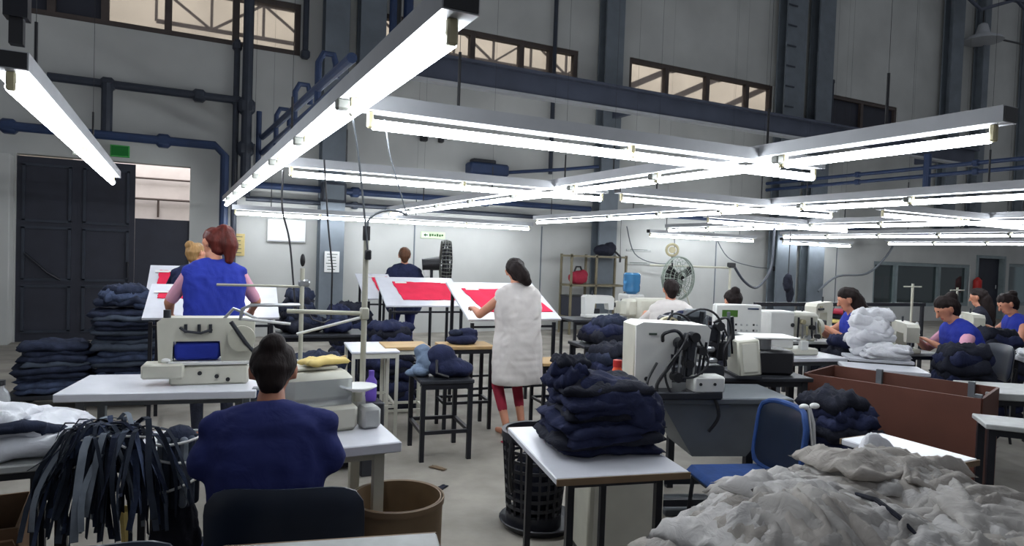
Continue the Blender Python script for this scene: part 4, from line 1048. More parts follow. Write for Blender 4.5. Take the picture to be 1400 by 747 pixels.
# ------------------------------------------------------------------ tilted inspection tables
def tilt_table(label, loc, rot, w, y1, z0, z1, cloth=None, leg='black_metal', group='tilted inspection tables'):
    """near-left lower corner of the top at (0,0,z0), far edge at y1,z1"""
    t = thing('inspection_table', label, 'table', loc, rot, group)
    a = math.atan2(z1-z0, y1); L = math.hypot(y1, z1-z0)
    MB().box((w/2, y1/2, (z0+z1)/2), (w, L, .022), tilt=(a, 0), bev=.003).build('tilted_top', 'white_top', t, smooth=False)
    for x in (.06, w-.06):
        MB().box((x, .05, (z0-.03)/2), (.03, .03, z0-.03)).build('leg', leg, t, smooth=False)
        MB().box((x, y1-.06, (z1-.06)/2), (.03, .03, z1-.06)).build('leg', leg, t, smooth=False)
        MB().box((x, y1/2, .28), (.022, y1-.14, .022)).build('stretcher', leg, t, smooth=False)
        MB().box((x, y1/2, (z0+z1)/2-.026), (.022, L-.1, .022), tilt=(a, 0)).build('top_bearer', leg, t, smooth=False)
    for y, z in ((.05, .28), (y1-.06, .28), (.05, z0-.07)): MB().box((w/2, y, z), (w-.15, .022, .022)).build('stretcher', leg, t, smooth=False)
    return t, a, L
def cloth_on(label, t, a, w0, w1, l0, l1, L, y1, z0, z1, skew, loc, rot, m='red_cloth', hump=.0):
    c = thing('fabric_piece', label, 'fabric', loc, rot, 'red fabric on the inspection tables')
    n = 14; vs = []; fs = []
    for sgn in (1, 0):
        for j in range(n+1):
            for i in range(n+1):
                u = w0+(w1-w0)*i/n; v = l0+(l1-l0)*j/n
                x = u+skew*(1-j/n)+.012*noise.noise(V((j*.5, 2, u))); l = v+.012*noise.noise(V((i*.5, 5, v)))
                off = .014+(.006+.006*noise.noise(V((u*8, v*8, 1))) if sgn else 0)
                vs.append((x, l*math.cos(a)-off*math.sin(a), z0+l*math.sin(a)+off*math.cos(a)))
    N = (n+1)**2
    for j in range(n):
        for i in range(n):
            q = j*(n+1)+i; fs.append((q, q+1, q+n+2, q+n+1)); fs.append((N+q, N+q+n+1, N+q+n+2, N+q+1))
    rim = [i for i in range(n+1)] + [j*(n+1)+n for j in range(1, n+1)] + [n*(n+1)+i for i in range(n-1, -1, -1)] + [j*(n+1) for j in range(n-1, 0, -1)]
    for p, q in zip(rim, rim[1:]+rim[:1]): fs.append((p, p+N, q+N, q))
    MB().add(vs, fs).build('cloth_sheet', m, c)
    off = .026
    for (x, l, w, h) in ((w0+.12*(w1-w0)+skew*.2, l1-.03, .14, .03), (w1-.1, l1-.02, .12, .025)):
        MB().box((x, l*math.cos(a)-off*math.sin(a), z0+l*math.sin(a)+off*math.cos(a)), (w, h, .004), tilt=(a, 0)).build('paper_slip', 'paper', c, smooth=False)
    return c
T, a, L = tilt_table('tilted white table where the woman in the white tunic works', (2.5, 5.82, 0), -.06, 1.0, .74, .95, 1.27)
cloth_on('red fabric under the hands of the woman in the white tunic', T, a, .12, .86, .14, .64, L, .74, .95, 1.27, .1, (2.5, 5.82, 0), -.06)
T, a, L = tilt_table('tilted white table with red fabric in front of the black fan', (2.15, 7.38, 0), -.06, .98, .66, .95, 1.25)
cloth_on('large red fabric on the tilted table before the black fan', T, a, .18, .95, .13, .58, L, .66, .95, 1.25, .05, (2.15, 7.38, 0), -.06)
T, a, L = tilt_table('farthest small tilted table left of the standing man', (2.18, 8.45, 0), -.06, .46, .75, .95, 1.24)
cloth_on('red fabric strip on the farthest tilted table', T, a, .2, .42, .1, .7, L, .75, .95, 1.24, .02, (2.18, 8.45, 0), -.06)
T, a, L = tilt_table('tilted white table in front of the red-haired woman', (-.24, 6.3, 0), -.08, 1.08, .62, .95, 1.2)
cloth_on('narrow red fabric on the red-haired woman\'s table', T, a, .08, .36, .36, .5, L, .62, .95, 1.2, .0, (-.24, 6.3, 0), -.08)
T, a, L = tilt_table('far tilted board with red fabric beyond the red-haired woman', (-.28, 8.2, 0), -.08, .8, .4, 1.02, 1.32)
cloth_on('upright red fabric on the far board beyond the red-haired woman', T, a, .1, .36, .05, .4, L, .4, 1.02, 1.32, 0, (-.28, 8.2, 0), -.08)

# people at these tables
person('woman in a long white tunic and maroon leggings working at a tilted table', (2.72, 5.2, 0), .1, hip=.82, lean=.06, head_lean=.35, head_turn=.35, s=.97, bulk=1.06,
       hands=(V((-.22, .42, 1.08)), V((.1, .42, 1.10))), feet=(V((-.10, -.02, .07)), V((.1, .05, .07))), pants='maroon', shoe='skin', hair='hair_dark', hair_style='clump', vest='tunic', vest_len=.30, sleeve=.12, calf_skin=True, shirt='tunic')
person('red-haired woman standing in a blue vest over a pink shirt', (.29, 5.75, 0), .05, hip=.92, lean=.16, head_lean=.34, head_turn=-.5, s=1.06, bulk=1.0,
       hands=(V((-.30, .42, 1.0)), V((.33, .42, 1.02))), feet=(V((-.11, 0, .07)), V((.11, .05, .07))), hair='hair_red', hair_style='highpony', vest='blue_vest', vest_len=.1, sleeve=.85, shirt='pink_cloth')
person('fair-haired woman far behind the red-haired one by the gate', (.17, 7.6, 0), -.2, hip=.86, lean=.12, head_lean=.4, head_turn=.7, s=.97,
       hands=(V((-.2, .4, 1.05)), V((.2, .4, 1.05))), hair='hair_blond', hair_style='bun', vest='navy_cloth', shirt='navy_cloth', sleeve=1.2)
person('man in a dark blue shirt standing behind the red fabric tables', (2.97, 9.3, 0), -.1, hip=.86, lean=.06, head_lean=.12, head_turn=.1, s=1.0, bulk=1.15,
       hands=(V((-.25, .3, 1.0)), V((.25, .3, 1.0))), hair='hair_brown', hair_style='short', vest='navy_cloth', shirt='navy_cloth', sleeve=1.2, pants='blue_vest_shaded')

# stools, benches and bags in the aisle
bs = table('metal_bench', 'black metal stool carrying the dark bag and denim', 'stool', (1.66, 4.72, 0), -.12, .42, .50, .62, top='dark_metal', legs='black_metal', stretch=.22, inset=.025, r=.017)
bg = thing('shoulder_bag', 'dark navy bag on the black metal stool', 'bag', (1.93, 4.88, .62))
lump('bag_body', [((0, 0, .07), (.17, .14, .08)), ((-.05, .02, .15), (.12, .1, .09)), ((.1, -.03, .06), (.1, .12, .06))], 'navy_cloth', bg, .013, .012, seed=3.3, floor=.004)
MB().tube([(-.12, -.08, .14), (-.14, -.14, .05), (-.05, -.16, .02)], .012, 6).build('strap', 'black', bg)
lj = thing('denim_jacket', 'light denim jacket thrown beside the dark bag', 'jacket', (1.76, 4.95, .62))
lump('jacket_body', [((0, 0, .1), (.06, .09, .1)), ((.0, .03, .17), (.07, .07, .07)), ((-.04, -.02, .04), (.07, .08, .04))], 'denim_light', lj, .012, .014, seed=7.1, floor=.004)
lump('jacket_sleeve', [((-.08, -.02, .03), (.08, .04, .03)), ((-.03, -.02, .05), (.05, .05, .03))], 'denim_light', lj, .012, .008, seed=1.1, floor=.003)
pu = thing('purple_pouch', 'small purple pouch behind the dark bag', 'pouch', (2.02, 5.08, .62)); lump('pouch_body', [((0, 0, .08), (.055, .045, .08)), ((0, 0, .14), (.04, .035, .04))], 'purple', pu, .012, .006, seed=3, floor=.003); MB().cyl((-.03, 0, .17), (.03, 0, .17), .012).build('pouch_tie', 'purple', pu)
table('metal_frame_table', 'small table with white tubular frame behind the pole', 'table', (1.30, 5.42, 0), -.12, .40, .60, .75, top='white_top', legs='cream_metal', stretch=.28, inset=.02, r=.013, th=.02)
table('metal_bench', 'wooden-topped bench beside the white frame table', 'bench', (1.62, 5.55, 0), -.12, .4, .36, .76, top='wood', legs='cream_metal', stretch=.2, inset=.03, r=.013)
table('metal_bench', 'wooden-topped black bench left of the woman in the tunic', 'bench', (2.12, 5.46, 0), -.12, .48, .34, .76, top='wood', legs='black_metal', stretch=.25, inset=.03, r=.015)
table('metal_bench', 'black stool behind the woman in the white tunic', 'stool', (2.98, 5.2, 0), -.1, .36, .34, .62, top='wood', legs='black_metal', stretch=.25, inset=.03, r=.014)
dg = thing('garment_pile', 'dark garments on the bench left of the woman in the tunic', 'garments', (2.36, 5.62, .76)); lump('folded_cloth', [((0, 0, .04), (.15, .12, .045)), ((.06, .02, .09), (.1, .08, .05))], 'navy_cloth', dg, .013, .012, seed=3, floor=.003); lump('top_cloth', [((-.06, 0, .1), (.07, .06, .03))], 'denim_dark', dg, .012, .008, seed=4)

# black drum fan seen from the side
fn = thing('drum_fan', 'black pedestal fan seen edge-on against the pale wall', 'fan', (3.52, 9.1, 0), -.30)
fr = MB()
for q in (-.06, -.02, .02, .06):
    rr = .34-.6*abs(q)*.8
    fr.tube([(q, rr*math.cos(t_), 1.42+rr*math.sin(t_)) for t_ in [i*math.pi/14 for i in range(29)]], .012, 6)
fr.build('cage_rings', 'black_metal', fn)
cg = MB()
for k in range(36):
    b = 2*math.pi*k/36; cg.tube([(-.09, .07*math.cos(b), 1.42+.07*math.sin(b)), (-.065, .33*math.cos(b), 1.42+.33*math.sin(b)), (.0, .345*math.cos(b), 1.42+.345*math.sin(b)), (.065, .33*math.cos(b), 1.42+.33*math.sin(b)), (.09, .07*math.cos(b), 1.42+.07*math.sin(b))], .0075, 4)
cg.build('cage_wires', 'fan_grey', fn)
MB().cyl((-.34, 0, 1.40), (-.09, 0, 1.42), .085, .1, 16).build('motor', 'black', fn)
for k in range(3):
    b = 2*math.pi*k/3+.3; MB().box((0, .15*math.cos(b), 1.42+.15*math.sin(b)), (.05, .26, .1), tilt=(b, .4)).build('blade', 'black', fn)
MB().cyl((-.2, 0, .03), (-.2, 0, 1.38), .022).build('pedestal', 'black_metal', fn); MB().lathe([(.24, 0), (.24, .03), (.05, .05)], 24, c=(-.2, 0, 0)).build('foot', 'black_metal', fn)
MB().box((-.27, 0, 1.28), (.08, .05, .12), bev=.01).build('tilt_bracket', 'paper', fn)

# dark garment piles on low tables behind the thread stand
table('work_table', 'dark low table with black garments behind the thread stand', 'table', (.88, 6.66, 0), -.1, .84, .5, .74, top='dark_metal', inset=.05)
for i, (x, y, z, lab, rx, ry, h, mm) in enumerate((
    (1.12, 6.95, .74, 'black garment pile right of the red-haired woman', .2, .2, .36, ['dark_cloth', 'denim_dark']),
    (1.5, 6.9, .74, 'lower black garment pile behind the horizontal bar', .14, .18, .18, ['navy_cloth', 'denim_dark']),
    (.94, 5.0, 0, 'tall dark garment pile under the horizontal bar', .26, .26, .74, ['dark_cloth', 'denim_dark']),
    (1.93, 6.5, 0, 'dark floor pile of garments left of the tilted tables', .27, .26, .82, ['dark_cloth', 'navy_cloth']),
    (1.9, 7.9, 0, 'dark sack of garments below the farthest tilted table', .27, .27, .86, ['navy_cloth', 'dark_cloth']),
    (3.32, 4.62, 0, 'dark garment heap left of the white bartack machine', .26, .24, .80, ['dark_cloth', 'navy_cloth', 'denim_dark']),
    (3.78, 5.32, .76, 'dark garments on the bench right of the woman in the tunic', .26, .2, .2, ['dark_cloth', 'navy_cloth', 'denim_dark']))):
    gp = thing('garment_pile', lab, 'garments', (x, y, z)); slab_pile(gp, mm, rx*2, ry*2, h, max(3, round(h/.06)), 20+i*7, part='garment', amp=.03, taper=.35, jit=.03, rotj=.4)
table('metal_bench', 'dark bench right of the woman in the white tunic', 'bench', (3.42, 5.2, 0), -.15, .7, .4, .76, top='dark_metal', legs='black_metal', stretch=.25, inset=.03, r=.015)
pbo = thing('purple_bottle', 'purple bottle standing among the dark garment piles', 'bottle', (1.26, 4.64, 0)); MB().lathe([(.035, .52), (.04, .54), (.04, .66), (.02, .69), (.018, .71)], 16).build('bottle_body', 'purple', pbo); MB().cyl((0, 0, .705), (0, 0, .735), .02).build('cap', 'purple', pbo); MB().box((0, 0, .26), (.16, .16, .52), bev=.01).build('crate_under', 'dark_metal', pbo)

# ------------------------------------------------------------------ machines in the middle right
def hose(parent, pts, r=.008, m='black', name='hose'):
    # smooth the path with a Catmull-Rom pass
    P = [V(p) for p in pts]; out = []
    for i in range(len(P)-1):
        p0, p1, p2, p3 = P[max(i-1, 0)], P[i], P[i+1], P[min(i+2, len(P)-1)]
        for k in range(5):
            t_ = k/5; out.append(.5*((2*p1)+(p2-p0)*t_+(2*p0-5*p1+4*p2-p3)*t_*t_+(3*p1-p0-3*p2+p3)*t_**3))
    out.append(P[-1]); return MB().tube(out, r, 6).build(name, m, parent)
# bartack machine: white tower, black mechanism in front, on a grey steel stand
sd = thing('machine_stand', 'dark grey steel stand with sloping side under the white bartack machine', 'machine stand', (2.86, 3.22, 0), -.35)
MB().box((.12, 0, .76), (1.0, .46, .04), bev=.008).build('stand_top', 'grey_metal', sd)
MB().prism([(-.2, .74), (.60, .74), (.34, .42), (.0, .42)], -.2, .2).build('hopper', 'grey_metal', sd, smooth=False)
for x in (-.32, .55):
    for y in (-.19, .19): MB().box((x, y, .37), (.05, .05, .74)).build('leg', 'dark_metal', sd, smooth=False)
for y in (-.19, .19): MB().box((.115, y, .14), (.82, .04, .04)).build('stretcher', 'dark_metal', sd, smooth=False)
MB().box((.12, 0, .05), (.5, .26, .05), bev=.01).build('pedal', 'grey_metal', sd)
ma = thing('bartack_machine', 'white boxy bartack machine with black hoses beside the orange bottle', 'sewing machine', (2.72, 3.22, .78), -.28)
MB().prism([(-.24, .0), (.0, .0), (-.02, .25), (.16, .22), (.21, .23), (.235, .40), (.21, .425), (-.2, .44), (-.245, .42)], -.11, .11).build('tower', 'machine_white', ma, smooth=False)
MB().box((-.243, 0, .22), (.012, .19, .40), bev=.003).build('side_panel', 'machine_cream', ma)
MB().box((-.14, -.113, .37), (.05, .004, .012)).build('maker_plate', 'print_dark', ma, smooth=False)
MB().cyl((-.17, -.11, .10), (-.17, -.118, .10), .014, n=14).build('screw_hole', 'black', ma)
MB().box((.02, -.08, .02), (.5, .3, .05), bev=.01).build('bed', 'dark_metal', ma)
MB().box((.18, -.17, .085), (.2, .12, .10), bev=.012).build('front_box', 'machine_white', ma)
for x in (.12, .21): MB().cyl((x, -.231, .09), (x, -.237, .09), .009, n=10).build('box_screw', 'black', ma)
MB().box((.09, -.13, .25), (.07, .07, .26), bev=.01).build('clamp_head', 'dark_metal', ma)
for i, (x, z, r) in enumerate(((.02, .32, .035), (.1, .36, .03), (.07, .2, .028), (.15, .28, .026), (.0, .12, .03))):
    MB().cyl((x, -.12, z), (x, -.19, z), r, n=16).build('black_knob', 'black', ma)
for i in range(7): MB().cyl((-.02+i*.03, -.15-.01*(i % 3), .10+.03*(i % 2)), (-.01+i*.032, -.16, .33-.03*(i % 3)), .008, n=8).build('linkage_rod', ['black_metal', 'steel', 'dark_metal'][i % 3], ma)
hose(ma, [(-.08, -.12, .33), (-.1, -.18, .38), (-.03, -.2, .40), (.02, -.18, .33), (-.06, -.2, .2), (-.14, -.2, .08), (-.12, -.22, -.0)], .011)
hose(ma, [(.06, -.16, .38), (.0, -.21, .3), (-.09, -.2, .16), (-.05, -.22, .03), (.04, -.2, .05)], .008)
hose(ma, [(.14, -.15, .34), (.18, -.2, .22), (.10, -.22, .14), (.02, -.2, .12)], .007)
hose(ma, [(-.12, -.14, .2), (-.2, -.2, .1), (-.18, -.2, .02), (-.1, -.22, -.02)], .009)
hose(ma, [(.22, -.2, .03), (.25, -.22, -.1), (.2, -.2, -.2)], .01)
ob = thing('spray_bottle', 'orange and white bottle beside the white bartack machine', 'bottle', (2.34, 3.20, .80))
table('work_table', 'low side table holding the orange bottle', 'table', (2.12, 3.12, 0), -.25, .26, .26, .80, top='cream_metal', inset=.03, r=.012)
MB().lathe([(.028, 0), (.032, .02), (.032, .13), (.024, .15), (.024, .16)], 18).build('bottle_body', 'orange', ob)
MB().cyl((0, 0, .155), (0, 0, .195), .027).build('cap', 'red_plastic', ob); MB().lathe([(.0325, .04), (.0325, .09)], 18).build('paper_wrap', 'paper', ob); MB().lathe([(.033, .06), (.033, .075)], 18).build('blue_stripe', 'pipe_blue', ob)
cb2 = thing('control_cabinet', 'pale control cabinet on the floor under the machine stand', 'cabinet', (2.16, 2.92, 0), -.25); MB().box((0, 0, .28), (.42, .3, .5), bev=.01).build('case', 'machine_cream', cb2); MB().box((.0, -.152, .3), (.36, .006, .4)).build('panel', 'cream_metal', cb2, smooth=False)
for x in (-.17, .17): MB().box((x, 0, .015), (.06, .26, .03)).build('foot', 'black', cb2, smooth=False)
pdl = thing('foot_pedal', 'long grey foot pedal on the floor right of the small white table', 'pedal', (2.66, 2.80, 0), -.2); MB().box((0, 0, .05), (.5, .22, .05), bev=.01, tilt=(.12, 0)).build('tread', 'grey_metal', pdl); MB().box((0, .05, .02), (.44, .1, .04)).build('pedal_base', 'dark_metal', pdl, smooth=False)

# second machine: dark mechanism + control panel + box
mb_ = thing('buttonhole_machine', 'dark open-frame sewing machine behind the white bartack machine', 'sewing machine', (3.33, 3.68, .78), -.35)
table('machine_bench', 'dark bench under the open-frame machine and its boxes', 'table', (3.06, 3.58, 0), -.3, 1.1, .5, .78, top='dark_metal', legs='dark_metal', inset=.05, r=.022)
MB().box((-.05, 0, .04), (.5, .3, .08), bev=.012).build('bed', 'dark_metal', mb_)
MB().box((-.14, .05, .24), (.16, .16, .34), bev=.02).build('column', 'dark_metal', mb_)
MB().box((-.02, .03, .38), (.28, .12, .09), bev=.02).build('arm', 'grey_metal', mb_)
MB().cyl((-.2, -.05, .33), (-.2, -.1, .33), .085, n=24).build('handwheel', 'holder', mb_); MB().cyl((-.2, -.1, .33), (-.2, -.11, .33), .045, n=20).build('wheel_hub', 'machine_white', mb_)
for i in range(10):
    x = -.16+.038*i; MB().cyl((x, -.08-.02*(i % 3), .10+.04*(i % 2)), (x+.02*(i % 3-1), -.1, .40-.05*(i % 4)), .011, n=8).build('linkage_rod', ['black_metal', 'steel', 'dark_metal', 'black'][i % 4], mb_)
for i, (x, z) in enumerate(((.02, .3), (.1, .22), (.15, .36), (.05, .15), (-.06, .22))): MB().cyl((x, -.1, z), (x, -.16, z), .032, n=14).build('black_knob', 'black', mb_)
for i, (x, z) in enumerate(((.08, .20), (.1, .12), (-.02, .13))): MB().box((x, -.14, z), (.07, .06, .04), bev=.012).build('steel_block', 'steel', mb_)
for i in range(12):
    q = i*1.7; MB().cyl((-.2+.045*i, -.06+.03*math.sin(q), .1+.02*(i % 4)), (-.17+.04*i, -.09+.03*math.cos(q), .46-.035*(i % 5)), .009+.004*(i % 3), n=8).build('linkage_rod', ['black', 'dark_metal', 'grey_metal', 'black_metal'][i % 4], mb_)
for i, (x, z, w_, h_) in enumerate(((-.1, .3, .12, .1), (.12, .3, .1, .12), (.2, .18, .09, .14), (0, .44, .14, .06), (-.22, .2, .1, .12))): MB().box((x, -.05, z), (w_, .1, h_), bev=.012).build('mechanism_block', ['black', 'dark_metal', 'black', 'grey_metal', 'dark_metal'][i], mb_)
hose(mb_, [(-.2, -.1, .2), (-.26, -.14, .3), (-.2, -.15, .44), (-.08, -.14, .4), (-.02, -.16, .26)], .009)
hose(mb_, [(.12, -.1, .38), (.2, -.14, .42), (.24, -.13, .3), (.18, -.16, .2), (.2, -.14, .08)], .01)
hose(mb_, [(-.1, -.1, .42), (0, -.15, .48), (.12, -.14, .44), (.2, -.16, .3)], .008)
bxg = thing('machine_box', 'grey-white motor box tilted beside the open-frame machine', 'box', (3.66, 3.5, .78), -.45)
MB().box((0, 0, .145), (.16, .26, .26), bev=.012, tilt=(0, -.12)).build('case', 'machine_cream', bxg); MB().box((.0, -.135, .15), (.1, .006, .2), tilt=(0, -.12)).build('lid', 'cream_metal', bxg, smooth=False); MB().box((0, 0, .01), (.18, .28, .02)).build('foot_plate', 'dark_metal', bxg, smooth=False)
dmx = thing('motor_unit', 'black motor unit with clear cover right of the motor box', 'machine', (3.96, 3.55, .78), -.4)

MB().box((0, 0, .09), (.3, .26, .18), bev=.02).build('case', 'black', dmx); MB().cyl((-.05, 0, .18), (-.05, 0, .26), .07).build('drum', 'steel', dmx); MB().box((0, 0, .27), (.36, .28, .015), bev=.004).build('cover_plate', 'machine_white', dmx)
# control panel with green display on a post
cp = thing('switch_console', 'white control panel with a green display and keys', 'control panel', (4.42, 4.32, 0), -.38)

MB().cyl((0, .05, 0), (0, .05, .95), .02).build('post', 'dark_metal', cp); MB().lathe([(.14, 0), (.14, .02), (.03, .04)], 20, c=(0, .05, 0)).build('post_foot', 'dark_metal', cp)
pn = MB().box((0, 0, 1.09), (.42, .08, .27), bev=.012).build('panel_case', 'machine_white', cp)
MB().box((-.08, -.042, 1.145), (.14, .006, .06)).build('display', 'lcd', pn, smooth=False)
MB().box((.13, -.042, 1.19), (.1, .004, .012)).build('name_strip', 'pipe_blue', pn, smooth=False)
for x in (-.02, .03, .08, .14, .17):
    for z in (1.0, 1.05): MB().box((x, -.042, z), (.018, .006, .018), bev=.003).build('key', 'black' if x in (-.02, .14) else 'grey_top', pn, smooth=False)
MB().box((0, .02, .9), (.4, .2, .12), bev=.01).build('dark_housing', 'dark_door', cp)

def flat_machine(label, loc, rot, s=1.0, body='machine_cream', wheel=True, stand=False):
    t = thing('sewing_machine', label, 'sewing machine', loc, rot, 'industrial sewing machines')
    k = s
    MB().box((0, 0, .03*k), (.50*k, .2*k, .06*k), bev=.012).build('bed', body, t)
    MB().prism([(.10*k, .05*k), (.25*k, .05*k), (.26*k, .33*k), (.22*k, .36*k), (-.22*k, .35*k), (-.26*k, .31*k), (-.255*k, .13*k), (-.17*k, .13*k), (-.15*k, .23*k), (.08*k, .23*k)], -.07*k, .07*k).build('arm', body, t)
    MB().cyl((-.21*k, 0, .06*k), (-.21*k, 0, .14*k), .008*k, n=8).build('needle_bar', 'steel', t)
    MB().box((-.21*k, -.0, .066*k), (.05*k, .04*k, .012*k)).build('presser_foot', 'steel', t, smooth=False)
    if wheel: MB().cyl((.262*k, 0, .26*k), (.30*k, 0, .26*k), .065*k, n=20).build('handwheel', 'black', t)
    MB().box((-.12*k, -.074*k, .29*k), (.08*k, .008*k, .05*k)).build('face_plate', 'holder', t, smooth=False)
    for i in range(3): MB().cyl((-.2*k+.05*i*k, -.07*k, .28*k), (-.2*k+.05*i*k, -.1*k, .28*k), .014*k, n=12).build('tension_disc', 'dark_metal', t)
    MB().cyl((.1*k, .0, .35*k), (.1*k, 0, .42*k), .012*k, n=8).build('spool_pin', 'dark_metal', t)
    MB().box((-.02*k, -.06*k, .10*k), (.1*k, .06*k, .08*k), bev=.01).build('hook_cover', 'dark_metal', t)
    return t
# machine C on its white table, boxy
mc = thing('pocket_machine', 'large cream boxy machine on the white table before the brown bin', 'sewing machine', (4.93, 4.24, .78), -.22)
table('sewing_table', 'white table under the large cream boxy machine', 'table', (4.62, 4.04, 0), -.2, .74, .5, .78, legs='grey_metal', inset=.06, r=.022, th=.035)
MB().box((-.08, .02, .22), (.26, .2, .34), bev=.015).build('tower', 'machine_white', mc); MB().cyl((.02, -.082, .27), (.02, -.09, .27), .018, n=14).build('lock', 'black', mc)
MB().box((.17, .02, .27), (.3, .17, .22), bev=.03).build('head', 'machine_cream', mc); MB().box((.0, 0, .03), (.56, .24, .06), bev=.012).build('bed', 'machine_cream', mc)
for i in range(6): MB().cyl((.08+.05*i, -.08, .13+.02*(i % 2)), (.08+.045*i, -.085, .34-.04*(i % 3)), .009, n=8).build('linkage_rod', ['black_metal', 'steel', 'holder'][i % 3], mc)
for i, (x, z) in enumerate(((.12, .3), (.22, .25), (.28, .17), (.18, .16))): MB().cyl((x, -.07, z), (x, -.11, z), .022, n=12).build('tension_disc', ['holder', 'black', 'black', 'steel'][i], mc)
MB().box((.13, -.1, .09), (.08, .05, .09), bev=.01).build('foot_block', 'machine_white', mc); MB().cyl((.33, .0, .25), (.37, 0, .25), .07, n=20).build('handwheel', 'machine_cream', mc)

# brown hardboard bin
bn = thing('fabric_bin', 'long brown hardboard bin with an open top', 'bin', (4.24, 3.44, 0), -1.24)
# local x runs along the long front side from the far-left corner toward the viewer's right
Lb, Wb, Hb = 1.10, .62, .78
MB().box((Lb/2, 0, Hb/2), (Lb, .018, Hb)).build('side_board', 'hardboard', bn, smooth=False); MB().box((Lb/2, Wb, Hb/2), (Lb, .018, Hb)).build('side_board', 'hardboard', bn, smooth=False)
MB().box((0, Wb/2, Hb/2), (.018, Wb-.02, Hb)).build('end_board', 'hardboard', bn, smooth=False); MB().box((Lb, Wb/2, Hb/2), (.018, Wb-.02, Hb)).build('end_board', 'hardboard', bn, smooth=False)
MB().box((Lb/2, Wb/2, .1), (Lb-.02, Wb-.02, .016)).build('bin_floor', 'hardboard', bn, smooth=False)
for (x, y) in ((.35, Wb-.03), (.95, Wb-.03), (Lb-.02, .04)): MB().box((x, y, Hb/2+.02), (.04, .04, Hb)).build('corner_post', 'grey_metal', bn, smooth=False)
wb2 = thing('wood_block', 'small raw wood block at the end of the brown bin', 'wood', (4.18, 3.52, .0), -.3); MB().box((0, 0, .745), (.1, .07, .05), bev=.004).build('block', 'wood', wb2); MB().box((0, 0, .36), (.04, .04, .72)).build('post', 'black_metal', wb2, smooth=False)
nd = thing('garment_pile', 'dark navy garments heaped behind the blue chair', 'garments', (3.66, 2.72, 0))
slab_pile(nd, ['navy_cloth', 'dark_cloth', 'navy_cloth'], .5, .42, .76, 14, 77, part='navy_garment', amp=.035, taper=.3, jit=.04)

# small white table, right tables
table('work_table', 'narrow white table just beyond the brown bin', 'table', (4.95, 3.62, 0), -.75, .62, .36, .76, inset=.05, r=.016)
table('work_table', 'grey worn table at the right edge beside the bin', 'table', (5.12, 2.62, 0), -.6, .7, .5, .74, top='grey_top', inset=.05, r=.02, th=.05)
table('work_table', 'dark-legged table at the right edge nearest the bundle', 'table', (4.16, 2.14, 0), -.85, .8, .3, .72, top='grey_top', inset=.04, r=.018)

# ------------------------------------------------------------------ right-hand line of seamstresses
table('sewing_table', 'long white sewing table with the white cloth piles', 'table', (5.37, 3.90, 0), -.75, .52, .36, .78, legs='black_metal', inset=.05, r=.018)
table('sewing_table', 'white sewing table covered in white cloth at the far right', 'table', (7.08, 3.34, 0), -.75, .95, .42, .78, legs='black_metal', inset=.06, r=.02)
def white_pile(label, loc, rx, ry, h, seed, bumps=(), n=18, rot=-.5):
    g_ = thing('cloth_pile', label, 'cloth', loc, rot); slab_pile(g_, ['white_cloth'], rx*2, ry*2, h, n, seed, part='white_garment', amp=.03, taper=.12, jit=.035, rotj=.6)
white_pile('white cloth heaped high beside the left seamstress', (5.71, 3.96, .78), .18, .105, .36, 51, n=8, rot=-.7)
white_pile('flat white cloth pile at the front of the white sewing table', (5.61, 3.72, .78), .2, .07, .10, 57, n=4, rot=-.75)
white_pile('white cloth strewn on the far right table', (7.34, 3.30, .78), .24, .14, .06, 63, n=3, rot=-.75)
white_pile('stacked white cloth at the right edge', (7.74, 2.98, .78), .17, .15, .28, 71, n=7, rot=-.75)
chair('stool-like dark chair of the left seamstress', (6.48, 4.54, 0), 1.0, seat='chair_dark', back='chair_dark', bh=.9)
person('seamstress in a blue vest with a long dark ponytail', (6.45, 4.56, 0), 1.0, hip=.58, lean=.16, head_lean=.35, head_turn=0.2, s=1.04, hands=(V((-.2, .42, .95)), V((.18, .42, .95))), feet=(V((-.13, .4, .07)), V((.13, .42, .07))), hair='hair_dark', hair_style='long', vest='blue_vest', sleeve=.2)
chair('dark chair of the seamstress with the bare shoulder', (6.85, 3.66, 0), .95, seat='chair_dark', back='chair_dark', bh=.9)
person('seamstress in a blue vest over a pale pink sleeve bending over white cloth', (6.82, 3.68, 0), .95, hip=.58, lean=.26, head_lean=.55, s=1.04, bulk=1.1, hands=(V((-.18, .42, .9)), V((.16, .42, .9))), feet=(V((-.13, .4, .07)), V((.13, .42, .07))), hair='hair_dark', hair_style='bun', vest='blue_vest', shirt='pink_cloth', sleeve=.7)
chair('dark chair of the seamstress at the right edge', (8.92, 4.18, 0), .9, seat='chair_dark', back='chair_dark', bh=.9)
person('seamstress in a blue vest at the right edge of the hall', (8.9, 4.2, 0), .9, hip=.58, lean=.25, head_lean=.5, s=1.03, hands=(V((-.2, .42, .92)), V((.18, .42, .92))), feet=(V((-.13, .4, .07)), V((.13, .42, .07))), hair='hair_dark', hair_style='bun', vest='blue_vest', shirt='skin', sleeve=.3)
person('dark-clothed worker with long black hair between the right seamstresses', (9.94, 5.2, 0), .3, hip=.56, lean=.1, head_lean=.2, s=1.02, hands=(V((-.2, .35, .9)), V((.2, .35, .9))), feet=(V((-.13, .4, .07)), V((.13, .42, .07))), hair='hair_dark', hair_style='long', vest='dark_cloth', shirt='dark_cloth', sleeve=1.2)
chair('dark chair under the black-haired worker', (9.94, 5.18, 0), .3, seat='chair_dark', back='chair_dark', bh=.85)
